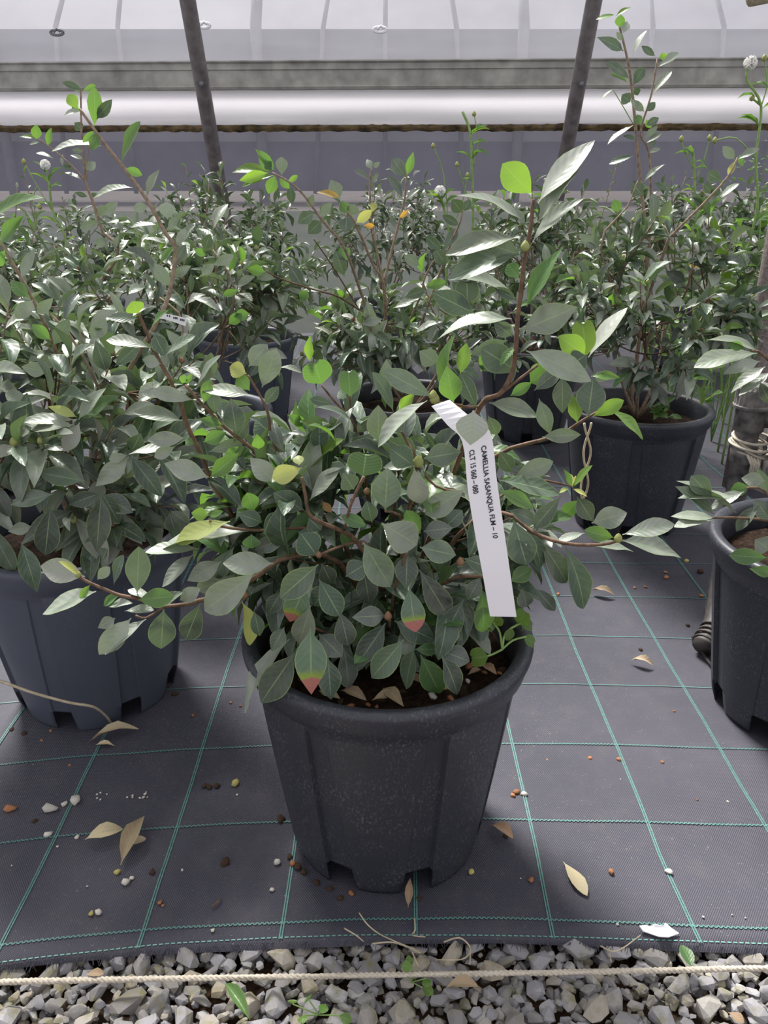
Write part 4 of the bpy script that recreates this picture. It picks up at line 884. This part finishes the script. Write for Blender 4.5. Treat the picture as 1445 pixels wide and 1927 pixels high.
ho = empty('hose', G(1325, 1215)); 
v, f = tube_geo(smooth_path([G(1322, 1218, 0.020), G(1338, 1195, 0.030), G(1352, 1140, 0.055), G(1362, 1060, 0.10), G(1380, 1010, 0.11)], 5), 0.019, 14); obj('hose_pipe', mesh('hose_pipe', local(v, ho), f, M['hose']), ho)
mb = MB()
for k in range(4):
    cpt = G(1326 + 5 * k, 1212 - 8 * k, 0.022 + 0.004 * k); d = (G(1338, 1195, 0.030) - G(1322, 1218, 0.020)).normalized(); a0 = d.orthogonal().normalized(); b1 = d.cross(a0)
    ring = [cpt + (a0 * math.cos(2 * math.pi * i / 16) + b1 * math.sin(2 * math.pi * i / 16)) * (0.020 + 0.001 * (k % 2)) for i in range(17)]
    mb.add((local(tube_geo(ring, 0.0022, 5, False)[0], ho), tube_geo(ring, 0.0022, 5, False)[1]))
for a_, b_ in (((1335, 1190, .03), (1302, 1200, .012)), ((1330, 1225, .01), (1352, 1250, .004)), ((1322, 1228, .008), (1340, 1255, .004))):
    g = tube_geo([G(*a_), G(*b_)], 0.003, 6); mb.add((local(g[0], ho), g[1]))
mb.build('binding', M['hose'], ho); tag(ho, 'folded black hose end bound with cord on the mat', 'hose')

tw = [G(-60, 1272, .13), G(0, 1282, .125), G(60, 1303, .11), G(130, 1322, .09), G(175, 1330, .075), G(198, 1346, .04), G(210, 1362, .006)]
tag(tube('twig', tw, (.0022, .0016), M['straw'], None, 6, 5), 'bare curved twig crossing the blue-lit pot', 'twig')
vn = empty('twining_stem', P(1100, 940, .80)); 
for ph in (0, math.pi):
    pts = []
    for i in range(29):
        t = i / 28; q = P(1106 - 10 * t + 3 * math.sin(3 * t), 796 + 146 * t, .78 + .02 * t); a = ph + t * 7.5; pts.append(q + Vector((math.cos(a), math.sin(a), 0)) * 0.0036)
    v, f = tube_geo(pts, 0.0012, 5); obj('tendril', mesh('tendril', local(v, vn), f, M['straw']), vn)
tag(vn, 'two dry stems twining round each other below lime leaves', 'stem')

# ------------------------------------------------------------------ litter on the ground cover
def ground_leaf(b, t, w, kind, label, name='dry_leaf', var=6, z=0.004, zs=1.0, tz=None, group=None, cat='leaf', tilt=(0, 0)):
    p0 = G(*b, z); p1 = G(*t, z if tz is None else tz); wd = w * zc((p0 + p1) / 2) / FPX
    o = bpy.data.objects.new(name, leaf_mesh(var, kind)); link(o); o.matrix_world = leaf_matrix(p0, p1, Vector((tilt[0], tilt[1], 1)), wd, zs)
    return tag(o, label, cat, group)
ground_leaf((227, 1628), (272, 1535), 34, 'dry', 'long curled brown leaf lying beside a tan one', var=1, z=.008, zs=0.8)
ground_leaf((160, 1580), (232, 1560), 26, 'tan', 'tan curled leaf next to a long brown leaf', var=6, z=.006, tilt=(0, -.5))
ground_leaf((240, 1593), (275, 1578), 18, 'tan', 'small yellowish leaf fragment under the long brown leaf', var=2)
ground_leaf((1060, 1622), (1105, 1686), 28, 'tan', 'flat pale tan leaf with a dark spot', var=2, z=.003, zs=.4)
ground_leaf((922, 1553), (966, 1578), 22, 'dry', 'crumpled brown leaf by the foot of the labelled pot', var=6, z=.008)
ground_leaf((768, 1708), (772, 1652), 16, 'dry', 'reddish brown leaf tucked in a notch of the labelled pot', var=3, z=.004, tz=.02)
ground_leaf((1108, 1112), (1158, 1120), 16, 'dry', 'brown leaf below the drooping green branch', var=3, z=.007)
ground_leaf((1184, 1244), (1230, 1252), 14, 'tan', 'narrow pinkish tan leaf resting against a green line', var=6, z=.006)
ground_leaf((165, 1398), (262, 1372), 18, 'tan', 'splintered tan leaf at the foot of the blue-lit pot', var=3, z=.006)
ground_leaf((180, 1402), (216, 1404), 14, 'tan', 'small orange brown leaf piece at the foot of the blue-lit pot', var=4, z=.004)
ground_leaf((470, 1920), (424, 1850), 26, 'g', 'green fallen leaf with brown base on the gravel below the twine', 'fallen_leaf', 4, .010)
ground_leaf((1303, 1822), (1281, 1778), 26, 'g', 'green and red fallen leaf on the gravel touching the twine', 'fallen_leaf', 0, .008)
ground_leaf((160, 1835), (196, 1832), 16, 'dry', 'reddish brown leaf on the gravel just above the twine', 'fallen_leaf', 2, .012)
ground_leaf((835, 1862), (900, 1856), 22, 'dry', 'crumpled dark brown leaf among the gravel below the twine', 'fallen_leaf', 6, .010)
ground_leaf((1370, 1905), (1400, 1925), 20, 'dry', 'rusty leaf among the gravel away from the seedlings', 'fallen_leaf', 2, .010)
ps = random.Random(5)
PEB = [stone_mesh(ps, 22, 0.8) for _ in range(5)]
_pm = {}
def pebble(px, py, rpx, mat, label, name='pebble', group=None, cat='pebble', flat=0.8):
    r = rpx * zc(G(px, py)) / FPX; p = G(px, py, r * flat * 0.55); k = (ps.randrange(5), mat)
    if k not in _pm: _pm[k] = PEB[k[0]].copy(); _pm[k].materials.clear(); _pm[k].materials.append(M[mat]); _pm[k].polygons.foreach_set('use_smooth', [True] * len(_pm[k].polygons))
    o = obj(name, _pm[k], None, p); o.scale = (r, r, r * flat); o.rotation_euler[2] = ps.uniform(0, 6.28); return tag(o, label, cat, group)
for a in ((96, 1518, 17, 'pebble', 'angular grey pebble, largest of a row of three'), (121, 1512, 9, 'pebble', 'small pebble between two larger ones'), (142, 1505, 14, 'pebble', 'rounded pinkish pebble at the end of a row of three'),
          (237, 1658, 11, 'pebble', 'white pebble below the long curled brown leaf'), (248, 1652, 6, 'pebble', 'tiny white pebble touching a larger one'), (220, 1641, 8, 'yellowpebble', 'yellow green pebble at the stalk of the brown leaf'),
          (170, 1718, 8, 'yellowpebble', 'yellow brown pebble beside a white chip'), (185, 1716, 8, 'pebble', 'white chip beside a yellow brown pebble'), (1258, 1640, 9, 'pebble', 'single white pebble by a green line'), (986, 1494, 8, 'pebble', 'cream pebble beside terracotta crumbs'),
          (521, 1622, 9, 'pebble', 'beige pebble on the line beside the labelled pot'), (443, 1473, 10, 'yellowpebble', 'grey green pebble with crumbs of earth'), (20, 1519, 14, 'clay', 'orange clay lump by itself near the row of pebbles'), (90, 1569, 10, 'pebble', 'pinkish stone on a green line'),
          (1150, 1640, 8, 'clay', 'brown stone near the flat tan leaf'), (999, 1655, 8, 'clay', 'dark red brown stone on a lengthwise green line'), (1292, 1055, 6, 'yellowpebble', 'small olive pebble behind the drooping branch'), (1318, 1075, 8, 'clod', 'grey crumb beside the olive pebble'),
          (145, 1575, 6, 'pebble', 'cream chip at the tip of the tan curled leaf'), (887, 1640, 8, 'yellowpebble', 'yellow pebble under the edge of the labelled pot'), (512, 1674, 6, 'pebble', 'pale pebble below the beige one'), (400, 1750, 6, 'pebble', 'cream crumb on the front green line'), (550, 1625, 8, 'clay', 'brown pebble in the earth by the labelled pot')):
    pebble(*a)
for a in ((972, 1490, 8), (964, 1496, 7), (1030, 1430, 4), (1110, 1427, 6), (1165, 1429, 7), (1246, 1434, 5), (1320, 1121, 5), (1268, 1338, 4), (300, 1697, 7), (363, 1346, 5), (131, 1441, 5), (80, 1393, 5), (96, 1375, 5), (434, 1322, 4), (661, 1680, 8), (1194, 1106, 4), (1215, 1104, 4), (1252, 1076, 5), (1254, 1086, 6), (1050, 1118, 5), (1040, 1125, 4), (306, 1704, 4), (1312, 1505, 3), (453, 1328, 4), (1425, 1090, 4)):
    pebble(*a, 'clay', 'small terracotta crumb scattered on the mat', 'crumb', 'terracotta crumbs on the mat', 'crumb')
for a in ((425, 1622, 13), (530, 1540, 12), (408, 1478, 9), (395, 1480, 8), (285, 1640, 9), (65, 1545, 7), (560, 1630, 11), (570, 1640, 9), (545, 1612, 8), (385, 1478, 7), (1205, 1222, 6), (1294, 1176, 5), (950, 1572, 8), (620, 1672, 8), (596, 1660, 9), (640, 1690, 8), (790, 1690, 7), (315, 1290, 8), (330, 1305, 9), (20, 1372, 9), (45, 1380, 8)):
    pebble(*a, 'clod', 'dark crumb of earth lying on the mat', 'earth_clod', 'crumbs of earth on the mat', 'earth', 0.6)
for i in range(34):
    x_, y_ = (ps.uniform(180, 280), ps.uniform(1490, 1505)) if i < 14 else (ps.uniform(20, 1430), ps.uniform(1400, 1740))
    if 480 < x_ < 960: continue
    pebble(x_, y_, ps.uniform(2, 4), 'pebble', 'tiny pale grit grain on the mat', 'grit', 'grit on the mat', 'grit')
pl = [(1203, 1742), (1215, 1740), (1222, 1743), (1232, 1738), (1248, 1742), (1252, 1736), (1262, 1745), (1278, 1756), (1258, 1763), (1240, 1762), (1222, 1756), (1210, 1752)]
ce = G(1240, 1750, .004); vs = [G(x_, y_, .0045 + .003 * math.sin(x_ * .2)) - ce for x_, y_ in pl]; nP = len(vs)
tag(obj('plastic_scrap', mesh('plastic_scrap', vs + [v - Vector((0, 0, .0012)) for v in vs], [tuple(range(nP))[::-1], tuple(range(nP, 2 * nP))] + [(i, (i + 1) % nP, nP + (i + 1) % nP, nP + i) for i in range(nP)], M['white'], False), None, ce), 'torn white plastic scrap at the mat edge', 'plastic scrap')
for pts in ([(676, 1718), (690, 1738), (710, 1755), (740, 1770), (790, 1790)], [(648, 1747), (670, 1760), (684, 1772)], [(700, 1776), (735, 1773), (760, 1780), (792, 1794)], [(775, 1790), (784, 1812), (790, 1822)], [(835, 1773), (865, 1765), (885, 1785), (870, 1805), (820, 1806)], [(885, 1785), (884, 1815)], [(780, 1728), (781, 1750), (776, 1760), (800, 1763)], [(1130, 1780), (1160, 1790), (1205, 1760)], [(1145, 1785), (1150, 1810)]):
    q = [G(x_, y_, .006 + .006 * (i % 2)) for i, (x_, y_) in enumerate(pts)]
    tag(tube('straw', q, (.0009, .0006), M['straw'], None, 5, 5), 'thin dry straw lying over the mat edge', 'straw', 'straws at the mat edge')
tag(tube('stick', [G(398, 1706, .003), G(407, 1700, .004), G(416, 1692, .003)], (.0012, .001), M['bark'], None, 5, 2), 'short brown stick lying flat on the mat', 'stick')

# ------------------------------------------------------------------ litter in the labelled pot
for a in (((720, 1295), (760, 1330), 26), ((640, 1300), (690, 1318), 20), ((700, 1318), (745, 1305), 18), ((905, 1250), (935, 1270), 18), ((760, 1275), (800, 1290), 26), ((868, 1195), (898, 1180), 18), ((600, 1300), (640, 1315), 20), ((815, 1300), (860, 1290), 16), ((880, 1270), (910, 1262), 14)):
    p0 = G(*a[0], .262); p1 = G(*a[1], .260); o = bpy.data.objects.new('litter_leaf', leaf_mesh(ps.choice((1, 3, 6)), ps.choice(('dry', 'dry', 'tan')))); link(o)
    o.matrix_world = leaf_matrix(p0, p1, Vector((ps.uniform(-.4, .4), ps.uniform(-.6, .1), 1)), a[2] * zc(p0) / FPX); tag(o, 'withered brown leaf on the soil of the labelled pot', 'leaf', 'withered leaves in the labelled pot')
for i in range(26):
    a = ps.uniform(-2.6, -0.2); r_ = ps.uniform(0.08, 0.132); k = ps.choice(('clay', 'pebble', 'clod', 'clod', 'clay')); kk = (ps.randrange(5), k)
    if kk not in _pm: _pm[kk] = PEB[kk[0]].copy(); _pm[kk].materials.clear(); _pm[kk].materials.append(M[k])
    o = obj('bark_chip', _pm[kk], None, (PX + r_ * math.cos(a), PY + r_ * math.sin(a), .252)); q = ps.uniform(.003, .0085); o.scale = (q, q * .8, q * .7); o.rotation_euler[2] = ps.uniform(0, 6); tag(o, 'small chip on the soil of the labelled pot', 'chip', 'chips in the labelled pot')

# ------------------------------------------------------------------ weeds
def weed(base, stems, label, lk='g', r=.0012, cat='weed', group=None, name='weed'):
    e = tag(empty(name, base), label, cat, group)
    for pts, lv in stems:
        v, f = tube_geo(smooth_path(pts, 3), r, 5); obj('stem', mesh('stem', local(v, e), f, M['greenstem']), e)
        for b, t, w, var in lv: put_leaf(e, b, t, Vector((0, -.5, 1)), w, lk if isinstance(lk, str) and len(lk) == 1 else ps.choice(lk), var)
    return e
wb = P(945, 1222, .70)
weed(wb, [([wb, P(925, 1232, .70), P(905, 1238, .69)], [(P(918, 1236, .69), P(885, 1240, .69), .022, 7)]), ([wb, P(952, 1190, .71), P(985, 1170, .72)], [(P(975, 1175, .72), P(990, 1150, .72), .018, 7), (P(980, 1172, .72), P(1002, 1180, .72), .014, 7)]),
          ([wb, P(965, 1205, .71), P(990, 1198, .72)], [(P(985, 1200, .72), P(1006, 1212, .72), .014, 7), (P(960, 1205, .71), P(955, 1185, .71), .012, 7)]), ([wb, P(940, 1190, .71), P(928, 1172, .71)], [(P(932, 1180, .71), P(915, 1170, .71), .018, 7), (P(930, 1176, .71), P(938, 1158, .71), .016, 7)])],
     'bright green lobed weed seedling in the labelled pot', 'l')
wb = P(1230, 790, 1.56); st_ = []
for i in range(6):
    x_ = 1236 + ps.uniform(-26, 26); y_ = 770 + ps.uniform(-20, 22); tpt = P(x_, y_, 1.55)
    st_.append(([wb, (wb + tpt) / 2 + Vector((0, 0, .01)), tpt], [(tpt, tpt + Vector((ps.uniform(-.03, .03), -.01, ps.uniform(-.01, .02))), .016, 0) for q in range(3)]))
weed(wb, st_, 'small pale green weed leaning over the rim of the twin-stemmed bush pot', 'g')
for (x_, y_, n_, lab) in ((600, 1910, 5, 'leafy green seedling sprouting from the gravel'), (775, 1848, 4, 'round-leaved seedling in the gravel at the twine')):
    b = G(x_, y_, -.005); st_ = []
    for i in range(n_):
        tpt = b + Vector((ps.uniform(-.025, .025), ps.uniform(-.02, .02), ps.uniform(.012, .025))); st_.append(([b, (b + tpt) / 2, tpt], [(tpt, tpt + Vector((ps.uniform(-.014, .014), ps.uniform(-.014, .004), .002)), .010, 5)]))
    weed(b, st_, lab, 'l', .0007, 'seedling')
def fluff_geo(c, r, n, rr):
    mb = MB()
    for i in range(n):
        d = Vector((rr.gauss(0, 1), rr.gauss(0, 1), rr.gauss(0, 1))).normalized(); s = d.orthogonal().normalized() * r * .10; e = c + d * r
        mb.add(([c, e - s, e + s], [(0, 1, 2)])); s2 = d.cross(s).normalized() * r * .11; s3 = s.normalized() * r * .11
        mb.add(([e - s2, e + s3, e + s2, e - s3], [(0, 1, 2, 3)]))
    return mb
def thistle(path, head, lab, D, n_lf=8, side=()):
    pts = [P(x_, y_, D) for x_, y_ in path]; base = Vector((pts[0].x, pts[0].y, 0.0)); e = tag(empty('sow_thistle', base), lab, 'weed')
    v, f = tube_geo(smooth_path([base] + pts, 4), .0032 * D / 2.2, 6); obj('stem', mesh('stem', local(v, e), f, M['greenstem']), e)
    for sd in side:
        q = [P(x_, y_, D) for x_, y_ in sd]; v, f = tube_geo(smooth_path(q, 3), .0016, 5); obj('stem', mesh('stem', local(v, e), f, M['greenstem']), e); bud(e, q[-1], .007, 'bud')
    for hx, hy, r in head:
        c = P(hx, hy, D); mb = fluff_geo(Vector((0, 0, 0)), r, 240, ps); o = mb.build('seed_head', M['fluff'], e, False, c - e.location)
    for i in range(n_lf):
        t = ps.uniform(.15, .8); k = t * (len(pts) - 1); i0 = int(k); p = pts[i0].lerp(pts[min(i0 + 1, len(pts) - 1)], k - i0)
        put_leaf(e, p, p + Vector((ps.choice((-1, 1)) * ps.uniform(.03, .06), ps.uniform(-.03, .02), ps.uniform(-.01, .04))), Vector((0, -.3, 1)), ps.uniform(.010, .018), ps.choice('gggl'), 3)
thistle([(1390, 620), (1400, 500), (1425, 390), (1422, 300), (1432, 200), (1405, 150), (1412, 120)], [(1412, 118, .016)], 'tall sow thistle with a round white seed head in front of the rail', 2.2, 10, [[(1432, 200), (1443, 160), (1438, 110)], [(1432, 200), (1420, 190), (1415, 185)], [(1422, 300), (1385, 260), (1345, 265)]])
thistle([(1395, 660), (1400, 540), (1398, 440)], [(1398, 438, .014)], 'shorter sow thistle with a white seed head beside the brown post', 2.1, 8, [[(1400, 540), (1370, 480), (1350, 440)]])
thistle([(1320, 560), (1310, 420), (1305, 300), (1298, 275)], [], 'budding sow thistle rising behind the side shoot of the twin-stemmed bush', 2.3, 10, [[(1308, 340), (1325, 300), (1335, 260)], [(1306, 320), (1288, 285), (1282, 262)]])
thistle([(840, 520), (845, 440), (832, 380), (828, 362)], [(828, 360, .018)], 'sow thistle with a white seed head rising from the open bush', 2.7, 6, [[(845, 440), (835, 330), (815, 275)], [(845, 440), (870, 380), (880, 330)]])
thistle([(885, 500), (890, 400), (888, 320), (885, 250), (870, 210)], [], 'slender flowering weed stem against the net', 2.7, 12, [[(888, 320), (900, 270), (892, 215)], [(890, 400), (870, 340), (860, 310)]])
thistle([(130, 480), (100, 400), (92, 340), (85, 312)], [(85, 310, .014)], 'sow thistle with a white seed head beside the forked shoot', 2.4, 6, [[(100, 400), (70, 350), (45, 305)], [(70, 350), (60, 380), (75, 390)]])
for i, (x_, y_, D, n_) in enumerate(((1290, 620, 2.0, 26), (1340, 560, 2.2, 30), (1390, 520, 2.3, 30), (1330, 660, 1.9, 22), (1420, 440, 2.5, 26), (1260, 560, 2.25, 20))):
    c = P(x_, y_, D); b = Vector((c.x, c.y, 0)); st_ = []
    for k in range(n_ // 5):
        tpt = c + Vector((ps.uniform(-.10, .10), ps.uniform(-.06, .06), ps.uniform(-.08, .12))); lv = []
        for q in range(5):
            p = tpt - Vector((0, 0, ps.uniform(0, .12))); lv.append((p, p + Vector((ps.uniform(-.07, .07), ps.uniform(-.05, .03), ps.uniform(-.02, .04))), ps.uniform(.018, .034), ps.choice((0, 2, 3))))
        st_.append(([b, (b + tpt) / 2 + Vector((ps.uniform(-.03, .03), 0, .03)), tpt], lv))
    weed(b, st_, ['leafy bright green weed below the side shoot of the twin-stemmed bush', 'bushy green weed around the budding thistle', 'bushy green weed at the foot of the tall thistle', 'low green weed just behind the standpipe bush', 'green weed beneath the wild shrub by the net', 'green weed squeezed between two bushes near the hoop'][i], 'gggl', .002)
for i, (x_, y_, D, w_, lab) in enumerate(((1345, 470, 2.15, .02, 'broad upright grass blade among the weeds'), (1338, 480, 2.2, .012, 'narrow upright grass blade beside the broad one'))):
    e = put_leaf(empty('grass_tuft', (P(x_, 600, D).x, D, 0)), P(x_, 640, D), P(x_ - 4, 400, D), Vector((0, -1, .2)), w_ * 1.6, 'l', 4, 'blade').parent; tag(e, lab, 'grass')
ws = tag(empty('wild_shrub', (1.75, 3.45, 0)), 'airy olive green wild shrub growing against the net', 'shrub')
mbs = MB(); rr = random.Random(77)
for i in range(1500):
    u = Vector((rr.gauss(0, 1), rr.gauss(0, 1), rr.gauss(0, 1))).normalized() * rr.uniform(.3, 1) ** .5; c = Vector((0, 0, .55)) + Vector((u.x * .42, u.y * .2, u.z * .42)); l = rr.uniform(.018, .034)
    d = Vector((rr.uniform(-1, 1), rr.uniform(-1, .4), rr.uniform(-.4, 1))).normalized(); g = LGEO[rr.randrange(7)]; m_ = leaf_matrix(c, c + d * l, Vector((rr.uniform(-.4, .4), -.3, 1)), l * .4); mbs.add(([m_ @ Vector(v) for v in g[0]], g[1]), g[2])
paint(tag(mbs.build('foliage', M['g'], ws, True, None, True), kind='stuff'), rr, 'gmmgp')
for k in range(6): v, f = tube_geo([(0, 0, 0), (rr.uniform(-.1, .1), 0, .4), (rr.uniform(-.3, .3), rr.uniform(-.1, .1), .9)], .004, 5); obj('stem', mesh('stem', v, f, M['bark']), ws)
